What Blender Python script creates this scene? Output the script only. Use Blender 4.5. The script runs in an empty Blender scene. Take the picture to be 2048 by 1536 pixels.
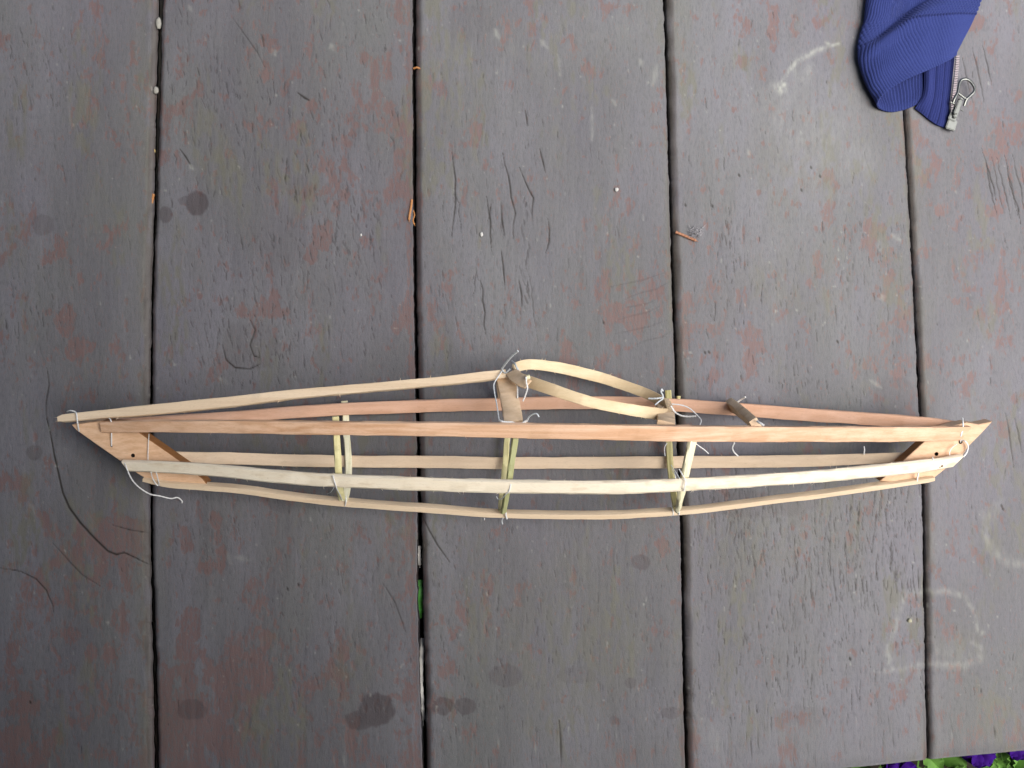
import bpy, bmesh, math, random
import numpy as np
from mathutils import Vector, Matrix

random.seed(7)
rng = np.random.RandomState(11)
S = bpy.context.scene
COL = S.collection
R = math.radians

# ------------------------------------------------------------------ camera
F, W2, H2 = 1900.0, 1024.0, 768.0          # focal length and centre in photo pixels
PITCH, DIST = R(2.6), 0.52
cp, sp = math.cos(PITCH), math.sin(PITCH)
CX, CY, CZ = 0.0, -DIST * sp, DIST * cp


def P(px, py, zmm=0.0):
    """point on the sight line of photo pixel (px, py) at height zmm (millimetres) over the deck"""
    lx, ly = (px - W2) / F, -(py - H2) / F
    dx, dy, dz = lx, ly * cp + sp, ly * sp - cp
    t = (zmm * 1e-3 - CZ) / dz
    return Vector((CX + t * dx, CY + t * dy, zmm * 1e-3))


def Pn(px, py, zmm=0.0):
    lx, ly = (np.asarray(px, float) - W2) / F, -(np.asarray(py, float) - H2) / F
    dx, dy, dz = lx, ly * cp + sp, ly * sp - cp
    t = (np.asarray(zmm, float) * 1e-3 - CZ) / dz
    return np.stack([CX + t * dx, CY + t * dy, np.asarray(zmm, float) * 1e-3 + 0 * dx], -1)


def to_px(x, y, z=0.0):
    vx, vy, vz = x - CX, y - CY, z - CZ
    ly = vy * cp + vz * sp
    lz = -vy * sp + vz * cp
    return W2 + F * vx / (-lz), H2 - F * ly / (-lz)


MM = DIST / F      # metres per photo pixel on the deck

cam = bpy.data.cameras.new('camera')
cam.sensor_width = 36.0
cam.lens = 36.0 * F / 2048.0
cam.clip_start, cam.clip_end = 0.01, 500.0
camo = bpy.data.objects.new('camera', cam)
COL.objects.link(camo)
camo.location = (CX, CY, CZ)
camo.rotation_euler = (PITCH, 0, 0)
S.camera = camo

# ------------------------------------------------------------------ materials


def new_mat(name):
    m = bpy.data.materials.new(name)
    m.use_nodes = True
    nt = m.node_tree
    b = nt.nodes['Principled BSDF']
    return m, nt, b


def N(nt, t, **kw):
    n = nt.nodes.new(t)
    for k, v in kw.items():
        if k in ('operation', 'blend_type', 'data_type', 'attribute_name', 'noise_dimensions', 'feature', 'wave_type', 'bands_direction'):
            setattr(n, k, v)
        else:
            n.inputs[k].default_value = v
    return n


def mixc(nt, fac, a, b, mode='MIX'):
    n = nt.nodes.new('ShaderNodeMix')
    n.data_type = 'RGBA'
    n.blend_type = mode
    for sock, v in ((n.inputs[0], fac), (n.inputs[6], a), (n.inputs[7], b)):
        if hasattr(v, 'is_output') or isinstance(v, bpy.types.NodeSocket):
            nt.links.new(v, sock)
        elif isinstance(v, (int, float)):
            sock.default_value = v
        else:
            sock.default_value = (*v, 1.0)
    return n.outputs[2]


def ramp(nt, fac, stops):
    n = nt.nodes.new('ShaderNodeValToRGB')
    e = n.color_ramp.elements
    while len(e) < len(stops):
        e.new(0.5)
    for el, (p, v) in zip(e, stops):
        el.position = p
        el.color = (v, v, v, 1) if isinstance(v, (int, float)) else (*v, 1)
    nt.links.new(fac, n.inputs[0])
    return n.outputs[0]


def mapped(nt, scale, src='Object'):
    tc = nt.nodes.new('ShaderNodeTexCoord')
    mp = nt.nodes.new('ShaderNodeMapping')
    mp.inputs['Scale'].default_value = scale
    nt.links.new(tc.outputs[src], mp.inputs[0])
    return mp.outputs[0]


def noise(nt, vec, scale=1.0, detail=4.0, rough=0.55):
    n = nt.nodes.new('ShaderNodeTexNoise')
    n.inputs['Scale'].default_value = scale
    n.inputs['Detail'].default_value = detail
    n.inputs['Roughness'].default_value = rough
    nt.links.new(vec, n.inputs['Vector'])
    return n.outputs['Fac']


def bump(nt, b, h, dist, strength=1.0):
    n = nt.nodes.new('ShaderNodeBump')
    n.inputs['Distance'].default_value = dist
    n.inputs['Strength'].default_value = strength
    nt.links.new(h, n.inputs['Height'])
    nt.links.new(n.outputs[0], b.inputs['Normal'])


def attr(nt, name):
    n = nt.nodes.new('ShaderNodeAttribute')
    n.attribute_name = name
    return n.outputs['Fac']


def wood(name, light, dark, grain=(11, 420, 420), rough=0.6, spots=None, tone=False, contrast=1.3):
    m, nt, b = new_mat(name)
    v = mapped(nt, grain)
    g = noise(nt, v, 1.0, 5.0, 0.6)
    gm = ramp(nt, g, [(0.5 - 0.2 / contrast, 0.0), (0.5 + 0.2 / contrast, 1.0)])
    c = mixc(nt, gm, dark, light)
    v2 = mapped(nt, (22, 60, 60))
    g2 = noise(nt, v2, 1.0, 3.0)
    c = mixc(nt, ramp(nt, g2, [(0.35, 0.0), (0.7, 0.45)]), c, tuple(x * 0.82 for x in light))
    v3 = mapped(nt, (500, 2600, 2600))
    g3 = noise(nt, v3, 1.0, 2.0)
    c = mixc(nt, ramp(nt, g3, [(0.28, 0.28), (0.42, 0.0)]), c, tuple(x * 0.55 for x in dark))
    if spots:
        g4 = noise(nt, mapped(nt, (70, 260, 260)), 1.0, 3.0)
        c = mixc(nt, ramp(nt, g4, [(0.56, 0.0), (0.68, 0.6)]), c, spots)
    if tone:
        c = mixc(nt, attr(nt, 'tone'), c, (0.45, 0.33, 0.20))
    nt.links.new(c, b.inputs['Base Color'])
    b.inputs['Roughness'].default_value = rough
    b.inputs['Specular IOR Level'].default_value = 0.3
    bump(nt, b, g3, 0.00012, 0.7)
    return m


M_CEDAR = wood('cedar', (0.76, 0.505, 0.335), (0.60, 0.345, 0.195), contrast=1.8)
M_CEDAR_FAR = wood('cedar_smooth', (0.72, 0.445, 0.305), (0.62, 0.355, 0.225))
M_PLATE = wood('cedar_board', (0.76, 0.52, 0.34), (0.62, 0.385, 0.225), grain=(160, 500, 160))
M_TAN = wood('tan_wood', (0.76, 0.61, 0.43), (0.65, 0.49, 0.32))
M_FAR_TAN = wood('smooth_tan_wood', (0.74, 0.58, 0.41), (0.66, 0.50, 0.34))
M_PALE = wood('pale_wood', (0.86, 0.775, 0.61), (0.79, 0.68, 0.50), spots=(0.62, 0.50, 0.34))
M_HOOP = wood('steamed_wood', (0.80, 0.66, 0.43), (0.68, 0.52, 0.30), grain=(60, 300, 60), tone=True)
M_BLOCK = wood('rough_tan_wood', (0.72, 0.54, 0.365), (0.58, 0.41, 0.25), grain=(160, 90, 300))
M_SAWN = wood('sawn_edge', (0.30, 0.135, 0.045), (0.22, 0.095, 0.03), grain=(160, 500, 160))
M_RIB_Y = wood('willow_split', (0.74, 0.68, 0.37), (0.60, 0.54, 0.26), grain=(700, 25, 90))
M_RIB_W = wood('willow_white', (0.83, 0.79, 0.58), (0.70, 0.64, 0.38), grain=(700, 25, 90))
M_RIB_G = wood('willow_bark', (0.42, 0.43, 0.22), (0.33, 0.33, 0.14), grain=(700, 25, 90))
M_RIB_O = wood('willow_olive', (0.60, 0.55, 0.28), (0.33, 0.28, 0.10), grain=(900, 25, 90), contrast=2.5)


def simple(name, col, rough=0.5, metal=0.0, spec=0.5, var=0.0, scale=800.0):
    m, nt, b = new_mat(name)
    if var:
        g = noise(nt, mapped(nt, (scale, scale, scale)), 1.0, 3.0)
        nt.links.new(mixc(nt, g, tuple(c * (1 - var) for c in col), tuple(min(1, c * (1 + var)) for c in col)), b.inputs['Base Color'])
    else:
        b.inputs['Base Color'].default_value = (*col, 1)
    b.inputs['Roughness'].default_value = rough
    b.inputs['Metallic'].default_value = metal
    b.inputs['Specular IOR Level'].default_value = spec
    return m


M_SINEW = simple('sinew', (0.68, 0.68, 0.66), 0.4, var=0.25, scale=2200)
M_SINEW_CLEAR = simple('clear_sinew', (0.50, 0.53, 0.54), 0.25, var=0.25, scale=1500)
M_HOLE = simple('hole_dark', (0.02, 0.012, 0.008), 0.9)
M_STEEL = simple('zip_metal', (0.14, 0.145, 0.135), 0.30, 1.0, var=0.12, scale=900)
M_TEETH = simple('zip_teeth_metal', (0.26, 0.22, 0.23), 0.4, .8, var=0.12, scale=900)
M_STEEL_D = simple('zip_metal_dark', (0.16, 0.16, 0.16), 0.4, 1.0, var=0.15, scale=900)
M_NEEDLE = simple('dry_needle', (0.38, 0.16, 0.045), 0.6, var=0.25)
M_TWIG = simple('twig_brown', (0.32, 0.14, 0.07), 0.6, var=0.25)
M_CRUMB = simple('white_crumb', (0.48, 0.47, 0.44), 0.9, var=0.1)
M_PEBBLE = simple('pale_pebble', (0.30, 0.29, 0.25), 0.9, var=0.2)
M_LINT = simple('grey_lint', (0.30, 0.29, 0.30), 0.9, var=0.4, scale=2500)
M_SPLINT = simple('weathered_sliver', (0.62, 0.60, 0.55), 0.7, var=0.2, scale=300)
M_GRASS = simple('grass_green', (0.10, 0.22, 0.035), 0.6, var=0.5, scale=60)
M_LEAF = simple('leaf_green', (0.12, 0.26, 0.045), 0.55, var=0.5, scale=90)
M_PETAL = simple('petal_violet', (0.030, 0.001, 0.14), 0.8, spec=.15, var=0.3, scale=250)
M_PETAL_EYE = simple('petal_eye', (0.75, 0.50, 0.03), 0.5)
M_SOIL = simple('soil', (0.035, 0.028, 0.02), 0.95, var=0.5, scale=60)
M_JOIST = simple('joist_wood', (0.10, 0.075, 0.055), 0.85, var=0.3, scale=60)
M_SHADE_SLAB = simple('shade_slab_dark', (0.10, 0.09, 0.085), 0.85, var=0.2, scale=12)

# ------------------------------------------------------------------ object helpers


def link(name, me, parent=None, mats=()):
    o = bpy.data.objects.new(name, me)
    COL.objects.link(o)
    for m in mats:
        me.materials.append(m)
    if parent is not None:
        o.parent = parent
    return o


def mesh(name, verts, faces, mats, parent=None, smooth=True, matidx=None):
    off = parent_off(parent)
    me = bpy.data.meshes.new(name)
    me.from_pydata([tuple(Vector(v) - off) for v in verts], [], faces)
    if smooth:
        me.polygons.foreach_set('use_smooth', [True] * len(faces))
    if matidx is not None:
        me.polygons.foreach_set('material_index', matidx)
    bm = bmesh.new()
    bm.from_mesh(me)
    bmesh.ops.recalc_face_normals(bm, faces=bm.faces)
    bm.to_mesh(me)
    bm.free()
    me.update()
    if smooth:
        try:
            me.set_sharp_from_angle(angle=R(42))
        except Exception:
            pass
    return link(name, me, parent, mats if isinstance(mats, (list, tuple)) else [mats])


def parent_off(p):
    o = Vector((0, 0, 0))
    while p is not None:
        o += p.location
        p = p.parent
    return o


def thing(name, loc, label=None, cat=None, group=None, kind=None):
    o = bpy.data.objects.new(name, None)
    o.empty_display_size = 0.02
    COL.objects.link(o)
    o.location = loc
    tag(o, label, cat, group, kind)
    return o


def tag(o, label=None, cat=None, group=None, kind=None):
    if label: o['label'] = label
    if cat: o['category'] = cat
    if group: o['group'] = group
    if kind: o['kind'] = kind
    return o


def recenter(o):
    """origin of a top-level mesh to its own base"""
    me = o.data
    n = len(me.vertices)
    a = np.empty(n * 3, np.float32)
    me.vertices.foreach_get('co', a)
    a = a.reshape(-1, 3)
    c = np.array([a[:, 0].mean(), a[:, 1].mean(), a[:, 2].min()], np.float32)
    me.vertices.foreach_set('co', (a - c).ravel())
    me.update()
    o.location = Vector([float(x) for x in c])
    return o


def catmull(pts, n):
    p = np.asarray(pts, float)
    k = len(p)
    if k == 2:
        t = np.linspace(0, 1, n)[:, None]
        return p[0] * (1 - t) + p[1] * t
    # parametrise by chord length of the first three columns
    d = np.maximum(np.linalg.norm(np.diff(p[:, :3], axis=0), axis=1), 1e-9) ** 0.5
    T = np.concatenate([[0], np.cumsum(d)])
    m = np.zeros_like(p)
    m[1:-1] = (p[2:] - p[:-2]) / (T[2:] - T[:-2])[:, None]
    m[0] = (p[1] - p[0]) / (T[1] - T[0])
    m[-1] = (p[-1] - p[-2]) / (T[-1] - T[-2])
    # uniform in real length
    tt = np.linspace(0, T[-1], n * 6)
    i = np.clip(np.searchsorted(T, tt, side='right') - 1, 0, k - 2)
    h = (T[i + 1] - T[i])[:, None]
    s = ((tt - T[i]) / h[:, 0])[:, None]
    q = ((2 * s**3 - 3 * s**2 + 1) * p[i] + (s**3 - 2 * s**2 + s) * h * m[i]
         + (-2 * s**3 + 3 * s**2) * p[i + 1] + (s**3 - s**2) * h * m[i + 1])
    L = np.concatenate([[0], np.cumsum(np.linalg.norm(np.diff(q[:, :3], axis=0), axis=1))])
    u = np.linspace(0, L[-1], n)
    return np.stack([np.interp(u, L, q[:, c]) for c in range(q.shape[1])], -1)


def sweep(centers, normals, widths, thicks, bev=0.22, jitter=0.0, closed=False, seed=1):
    """rounded-rectangle bar: width axis = normal x tangent"""
    r = np.random.RandomState(seed)
    n = len(centers)
    c = np.asarray(centers, float)
    if closed:
        T = np.roll(c, -1, 0) - np.roll(c, 1, 0)
    else:
        T = np.gradient(c, axis=0)
    T /= np.linalg.norm(T, axis=1)[:, None]
    nn = np.asarray(normals, float)
    nn = nn - (nn * T).sum(1)[:, None] * T
    nn /= np.linalg.norm(nn, axis=1)[:, None]
    b = np.cross(nn, T)
    prof = [(-1, -1 + bev), (-1, 1 - bev), (-1 + bev * .5, 1), (1 - bev * .5, 1), (1, 1 - bev), (1, -1 + bev), (1 - bev * .5, -1), (-1 + bev * .5, -1)]
    k = len(prof)
    verts = []
    js = np.zeros((n, k, 2))
    if jitter:
        for q in range(k):
            for a in range(2):
                e = r.randn(n)
                e = np.convolve(np.concatenate([e, e, e]), np.ones(3) / 3, 'same')[n:2 * n]
                js[:, q, a] = e * jitter
    for i in range(n):
        for q, (pw, pt) in enumerate(prof):
            verts.append(c[i] + b[i] * (pw * widths[i] / 2 + js[i, q, 0]) + nn[i] * (pt * thicks[i] / 2 + js[i, q, 1] * .5))
    faces = []
    for i in range(n if closed else n - 1):
        j = (i + 1) % n
        for q in range(k):
            w = (q + 1) % k
            faces.append((i * k + q, i * k + w, j * k + w, j * k + q))
    if not closed:
        faces.append(tuple(range(k)))
        faces.append(tuple(range((n - 1) * k, n * k)))
    return verts, faces


def hairs(verts, faces, spots, rad=0.00012, seed=3):
    """torn wood fibres: spots = (start, end) world points"""
    for a, b in spots:
        a, b = Vector(a), Vector(b)
        d = (b - a).normalized()
        u = d.orthogonal().normalized() * rad
        v = d.cross(u)
        k = len(verts)
        verts += [a + u, a - u * .5 + v * .87, a - u * .5 - v * .87, b]
        faces += [(k, k + 1, k + 3), (k + 1, k + 2, k + 3), (k + 2, k, k + 3)]


def stick(name, pts, thick, roll, mat, parent, n=90, jitter=0.00012, tilt=None, seed=1, fuzz=0, bev=0.25, fuzz_side=0, skew=(0, 0), spikes=0):
    """pts = (px, py, z mm, visible width px)"""
    w3 = []
    for px, py, z, w in pts:
        p = P(px, py, z)
        dep = CZ - z * 1e-3
        w3.append((p.x, p.y, p.z, w * dep / F))
    q = catmull(w3, n)
    nm = np.tile(np.array([0.0, math.sin(R(roll)), math.cos(R(roll))]), (n, 1))
    v, f = sweep(q[:, :3], nm, q[:, 3], np.full(n, thick), bev, jitter, seed=seed)
    k8 = 8
    pw = (-1, -1, -.9, .9, 1, 1, .9, -.9)
    for i in range(n):
        a = max(0, 1 - i / 9) * skew[0] + max(0, 1 - (n - 1 - i) / 9) * skew[1]
        if a:
            for c_ in range(k8):
                v[i * k8 + c_] = v[i * k8 + c_] + np.array([a * pw[c_], 0, 0])
    r = random.Random(seed * 13 + 5)
    sp_ = []
    for i in range(spikes):
        a = Vector(q[0, :3]) + Vector((.0012, (i / max(1, spikes - 1) - .5) * q[0, 3] * .9, r.uniform(-.0008, .0008)))
        sp_.append((a, a + Vector((-r.uniform(.0008, .0038), r.uniform(-.0006, .0006), 0))))
    for _ in range(fuzz):
        i = r.randrange(4, n - 4)
        sd = r.choice((-1, 1)) if not fuzz_side else fuzz_side
        a = Vector(q[i, :3]) + Vector((0, sd * q[i, 3] * .46, thick * .3))
        L = r.uniform(.0008, .0032)
        ang = r.uniform(-.9, .9)
        b = a + Vector((math.sin(ang) * L, sd * math.cos(ang) * L * .6, r.uniform(0, .4) * L))
        sp_.append((a, b))
    hairs(v, f, sp_, .00012 if not spikes else .00028)
    return mesh(name, v, f, mat, parent)


def tube(name, pts, rad, mat, parent, n=None, flat=1.0, px=True, sides=7, frac=1.0, lump=.14):
    """pts = (px, py, z) photo pixel + height, or world points"""
    w = [tuple(P(*p)) for p in pts] if px else [tuple(p) for p in pts]
    n = n or max(6, len(pts) * 7)
    q = catmull(w, n)
    T = np.gradient(q, axis=0)
    T /= np.maximum(np.linalg.norm(T, axis=1), 1e-9)[:, None]
    verts, faces = [], []
    up = Vector((0.03, 0.05, 1)).normalized()
    for i in range(n):
        t = Vector(T[i])
        a = t.cross(up)
        if a.length < .05:
            a = t.cross(Vector((0, 1, 0)))
        a.normalize()
        b = a.cross(t).normalized()
        rr = rad * (1 + lump * math.sin(i * 1.7))
        if frac < 1 and i > n - 4:
            rr *= frac
        for k in range(sides):
            an = 2 * math.pi * k / sides
            verts.append(Vector(q[i]) + a * math.cos(an) * rr + b * math.sin(an) * rr * flat)
    for i in range(n - 1):
        for k in range(sides):
            w_ = (k + 1) % sides
            faces.append((i * sides + k, i * sides + w_, (i + 1) * sides + w_, (i + 1) * sides + k))
    faces.append(tuple(range(sides)))
    faces.append(tuple(range((n - 1) * sides, n * sides)))
    return mesh(name, verts, faces, mat, parent)


def prism(name, pts, thick, normal, mats, parent, bevel=0.0004, side_mat=None, dark_sides=()):
    """board: pts = (px, py, z) of its camera-side face; extruded against `normal`"""
    bm = bmesh.new()
    nv = Vector(normal).normalized()
    off = parent_off(parent)
    top = [bm.verts.new(P(*p) - off) for p in pts]
    bot = [bm.verts.new(v.co - nv * thick) for v in top]
    f1 = bm.faces.new(top)
    f2 = bm.faces.new(bot[::-1])
    n = len(top)
    for i in range(n):
        f = bm.faces.new((top[i], bot[i], bot[(i + 1) % n], top[(i + 1) % n]))
        f.material_index = 1 if side_mat and i in dark_sides else 0
    bmesh.ops.recalc_face_normals(bm, faces=bm.faces)
    if bevel:
        bmesh.ops.bevel(bm, geom=list(f1.edges) + list(f2.edges), offset=bevel, segments=1, affect='EDGES', material=0 if not side_mat else -1)
    me = bpy.data.meshes.new(name)
    bm.to_mesh(me)
    bm.free()
    return link(name, me, parent, list(mats) + ([side_mat] if side_mat else []))


# ------------------------------------------------------------------ the deck
RW, RH, RS, X0, Y0 = 1950, 1400, 1.5, -330.0, -200.0     # wear maps: 1.5 photo pixels per cell
gx = X0 + (np.arange(RW) + .5) * RS
gy = Y0 + (np.arange(RH) + .5) * RS
GX, GY = np.meshgrid(gx, gy)


def vnoise(sx, sy, seed):
    r = np.random.RandomState(seed)
    nx, ny = int(RW * RS / sx) + 3, int(RH * RS / sy) + 3
    L = r.rand(ny, nx)
    ox, oy = r.rand(), r.rand()
    fx, fy = (GX[0] - X0) / sx + ox, (GY[:, 0] - Y0) / sy + oy
    ix, iy = fx.astype(int), fy.astype(int)
    tx, ty = fx - ix, fy - iy
    tx = tx * tx * (3 - 2 * tx)
    ty = (ty * ty * (3 - 2 * ty))[:, None]
    a = L[np.ix_(iy, ix)] * (1 - tx) + L[np.ix_(iy, ix + 1)] * tx
    b = L[np.ix_(iy + 1, ix)] * (1 - tx) + L[np.ix_(iy + 1, ix + 1)] * tx
    return a * (1 - ty) + b * ty


def fbm(sx, sy, seed, octv=5, gain=.55):
    t, a, s = 0, 1.0, 0
    for o in range(octv):
        x, y = max(sx / 2**o, 2.5), max(sy / 2**o, 2.5)
        t = t + a * vnoise(x, y, seed + o * 17)
        s += a
        a *= gain
    return t / s


def smooth(x, a, b):
    t = np.clip((x - a) / (b - a), 0, 1)
    return t * t * (3 - 2 * t)


def blob(cx, cy, rx, ry, soft=1.0):
    d = np.sqrt(((GX - cx) / rx)**2 + ((GY - cy) / ry)**2)
    return np.exp(-(d**2) * soft)


# gap lines: photo y -> (right edge of left plank, left edge of right plank)
GAPS = [
    [(-600, 327, 337), (0, 314, 324), (200, 309, 318), (430, 304, 311), (600, 299, 304), (840, 297, 302), (1000, 297, 303), (1130, 298, 304), (1300, 302, 310), (1536, 305, 314), (2000, 311, 322)],
    [(-600, 823, 828), (0, 825, 830), (525, 826, 831), (800, 831, 836), (1000, 835, 841), (1150, 834, 844), (1300, 836, 847), (1400, 839, 851), (1536, 843, 850), (2000, 853, 862)],
    [(-600, 1309, 1315), (0, 1327, 1332), (525, 1342, 1347), (900, 1354, 1359), (1030, 1360, 1366), (1300, 1364, 1370), (1536, 1367, 1373), (2000, 1379, 1386)],
    [(-600, 1765, 1770), (0, 1796, 1801), (230, 1807, 1811), (525, 1823, 1828), (780, 1836, 1842), (1000, 1845, 1851), (1300, 1849, 1854), (1510, 1851, 1856), (2000, 1860, 1865)],
]
ENDY = [(-700, 1680), (300, 1632), (1370, 1563), (1740, 1534), (1860, 1521), (2050, 1503), (2900, 1430)]


def lerp_tab(tab, y, c):
    a = np.array(tab, float)
    return np.interp(y, a[:, 0], a[:, c])


def dist_gap(i, c):
    return GX - lerp_tab(GAPS[i], gy, c)[:, None]


N18 = fbm(18, 24, 700, 4) - .5
N12 = fbm(12, 28, 710, 4, .6)
N20 = fbm(20, 140, 720, 4) - .5
N14 = fbm(14, 80, 730, 3)
# --- wear (paint rubbed to red-brown)
dens = -0.02 + 0 * GX
for cx, cy, rx, ry, a in [
    (110, 1470, 300, 250, .12), (560, 1530, 320, 110, .10), (620, 1320, 200, 190, .10), (430, 1400, 70, 160, .07), (330, 1480, 40, 120, .15), (120, 1230, 130, 110, .06), (100, 680, 90, 110, .05),
    (240, 1050, 70, 90, .07), (520, 330, 190, 240, .035), (700, 180, 120, 160, .05), (640, 600, 160, 160, .03), (1270, 610, 100, 150, .085), (1320, 220, 32, 120, .09),
    (1230, 1310, 60, 60, .07), (1300, 1500, 160, 60, .07), (930, 1500, 120, 60, .05), (1500, 700, 150, 200, .03), (1780, 560, 60, 160, .07),
    (1960, 500, 160, 260, .045), (1990, 150, 120, 160, .05), (1920, 1150, 100, 260, .03), (1760, 1400, 120, 120, .045), (1500, 430, 120, 160, .045),
    (200, 250, 150, 180, .045), (1430, 250, 60, 160, .03), (870, 560, 40, 140, .05), (820, 600, 16, 800, .10), (100, 200, 120, 60, .02), (1420, 1480, 80, 80, .06),
    (760, 900, 120, 200, .02), (420, 700, 80, 120, .03)]:
    dens = dens + a * blob(cx, cy, rx, ry)
big = fbm(70, 120, 5, 6, .62)
small = fbm(22, 34, 41, 4, .6)
wear = smooth(big * .50 + small * .50 + dens * .85, .548, .68)
wear = np.maximum(wear, .8 * smooth(fbm(14, 24, 77, 3, .6) + dens * .9, .65, .79))
# rubbed long edges
edge_r = np.exp(-np.abs(dist_gap(1, 1) + 8) / 9) * (GX < lerp_tab(GAPS[1], gy, 1)[:, None] + 2)
wear = np.maximum(wear, .75 * smooth(edge_r + .5 * N20, .35, .8))
edge_b = np.exp(-np.abs(dist_gap(1, 2) - 6) / 10) * (GX > lerp_tab(GAPS[1], gy, 2)[:, None] - 4)
wear = np.maximum(wear, .7 * smooth(edge_b + .5 * N20, .5, .9))
for c in range(4):
    e = np.exp(-np.abs(dist_gap(c, 2) - 4) / 6)
    wear = np.maximum(wear, .55 * smooth(e + .9 * N20, .6, 1.0))
# named bare patches
for pts_ in [[(640, 470, 22, 36), (625, 510, 16, 20)], [(433, 1040, 14, 20), (437, 1075, 9, 16)], [(372, 1085, 16, 24)], [(240, 1070, 55, 45)],
             [(130, 640, 22, 30), (160, 700, 26, 24)], [(380, 1260, 26, 40), (385, 1300, 14, 20)]]:
    for cx, cy, rx, ry in pts_:
        d = np.sqrt(((GX - cx) / rx)**2 + ((GY - cy) / ry)**2) + 1.4 * N18
        wear = np.maximum(wear, .9 * smooth(d, 1.1, .85))

# --- cracks
crack = np.zeros_like(GX)


def stroke(pts, w, dep):
    """polyline in photo pixels, tapering dark split"""
    p = np.asarray(pts, float)
    x0, x1 = p[:, 0].min() - 3 * w - 4, p[:, 0].max() + 3 * w + 4
    y0, y1 = p[:, 1].min() - 3 * w - 4, p[:, 1].max() + 3 * w + 4
    i0, i1 = max(0, int((x0 - X0) / RS)), min(RW, int((x1 - X0) / RS) + 2)
    j0, j1 = max(0, int((y0 - Y0) / RS)), min(RH, int((y1 - Y0) / RS) + 2)
    if i1 <= i0 or j1 <= j0:
        return
    xs, ys = GX[j0:j1, i0:i1], GY[j0:j1, i0:i1]
    best = np.zeros_like(xs)
    m = len(p) - 1
    for k in range(m):
        a, b = p[k], p[k + 1]
        d = b - a
        L2 = (d * d).sum() + 1e-9
        t = np.clip(((xs - a[0]) * d[0] + (ys - a[1]) * d[1]) / L2, 0, 1)
        g = (k + t) / m
        ww = w * (0.35 + 0.65 * np.sin(np.pi * np.clip(g, .06, .94)))
        dd = np.hypot(xs - a[0] - t * d[0], ys - a[1] - t * d[1])
        best = np.maximum(best, dep * np.exp(-(dd / ww)**2))
    crack[j0:j1, i0:i1] = np.maximum(crack[j0:j1, i0:i1], best)


def wob(x, y, L, lean, amp, r):
    k = max(2, int(L / 9) + 1)
    pts = []
    dx = 0
    for i in range(k + 1):
        pts.append((x + dx, y - L / 2 + L * i / k))
        dx += lean * L / k + r.uniform(-amp, amp)
    return pts


rr = random.Random(5)


CW = .64


def scatter(n, x0, x1, y0, y1, l0, l1, w0, w1, d0, d1, lean=0.15, amp=1.6, clump=None):
    for _ in range(n):
        if clump and rr.random() < .65:
            cx, cy, sx, sy = rr.choice(clump)
            x, y = rr.gauss(cx, sx), rr.gauss(cy, sy)
            if not (x0 < x < x1 and y0 < y < y1):
                continue
        else:
            x, y = rr.uniform(x0, x1), rr.uniform(y0, y1)
        L = rr.uniform(l0, l1) * (1 if rr.random() < .8 else 1.8)
        stroke(wob(x, y, L, lean + rr.uniform(-.15, .15), amp, rr), rr.uniform(w0, w1) * CW, rr.uniform(d0, d1))


scatter(1150, 330, 815, -20, 780, 5, 22, 1.0, 1.9, .12, .70, .12, 2.2, [(620, 300, 70, 90), (620, 480, 80, 90), (480, 620, 60, 80), (450, 180, 60, 60), (560, 700, 90, 50), (700, 420, 50, 120)])
scatter(420, 330, 825, 980, 1540, 5, 20, 1.0, 1.7, .1, .6, .1, 1.6, [(640, 1120, 60, 60), (600, 1280, 60, 60), (430, 1080, 60, 60)])
scatter(420, 845, 1340, 0, 780, 5, 22, 1.0, 1.7, .1, .55, .06, 1.2, [(950, 520, 60, 90), (930, 640, 60, 60), (1000, 180, 90, 90)])
scatter(12, 885, 1075, 300, 640, 18, 70, 1.0, 1.7, .35, .85, .03, 2.6, [(910, 420, 14, 40), (1020, 440, 20, 70), (960, 480, 30, 50)])
scatter(520, 850, 1350, 1040, 1540, 5, 18, 1.0, 1.7, .15, .6, .08, 1.2)
scatter(520, 1365, 1820, 0, 850, 5, 22, 1.0, 1.8, .15, .7, .05, 1.0, [(1460, 520, 20, 60), (1570, 560, 120, 60), (1740, 560, 50, 120), (1560, 780, 100, 40)])
scatter(1150, 1385, 1850, 930, 1530, 6, 28, 1.0, 1.7, .15, .75, .03, 1.2, [(1790, 1060, 40, 90), (1600, 1080, 90, 60), (1500, 1180, 70, 120), (1640, 1260, 90, 90), (1460, 1020, 40, 40), (1700, 1150, 60, 60)])
scatter(40, 1600, 1840, 960, 1180, 30, 80, 1.1, 1.7, .35, .8, .01, 1.2)
scatter(360, 1865, 2300, 0, 1500, 5, 20, 1.0, 1.7, .15, .65, .06, 1.0)
scatter(360, -250, 295, 0, 1600, 5, 22, 1.0, 1.7, .15, .6, .15, 1.4, [(60, 640, 60, 60), (60, 130, 60, 60)])
for k in range(9):
    x = 1962 + k * 11 + rr.uniform(-4, 4)
    stroke(wob(x, rr.uniform(350, 400), rr.uniform(60, 140), .22, 1.9, rr), rr.uniform(.9, 1.3), rr.uniform(.6, .95))
for x, y, L in [(1925, 160, 90), (1945, 150, 110), (1965, 130, 80), (2010, 880, 110), (2030, 870, 70)]:
    stroke(wob(x, y, L, .2, 1.2, rr), 1.4, .7)
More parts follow.
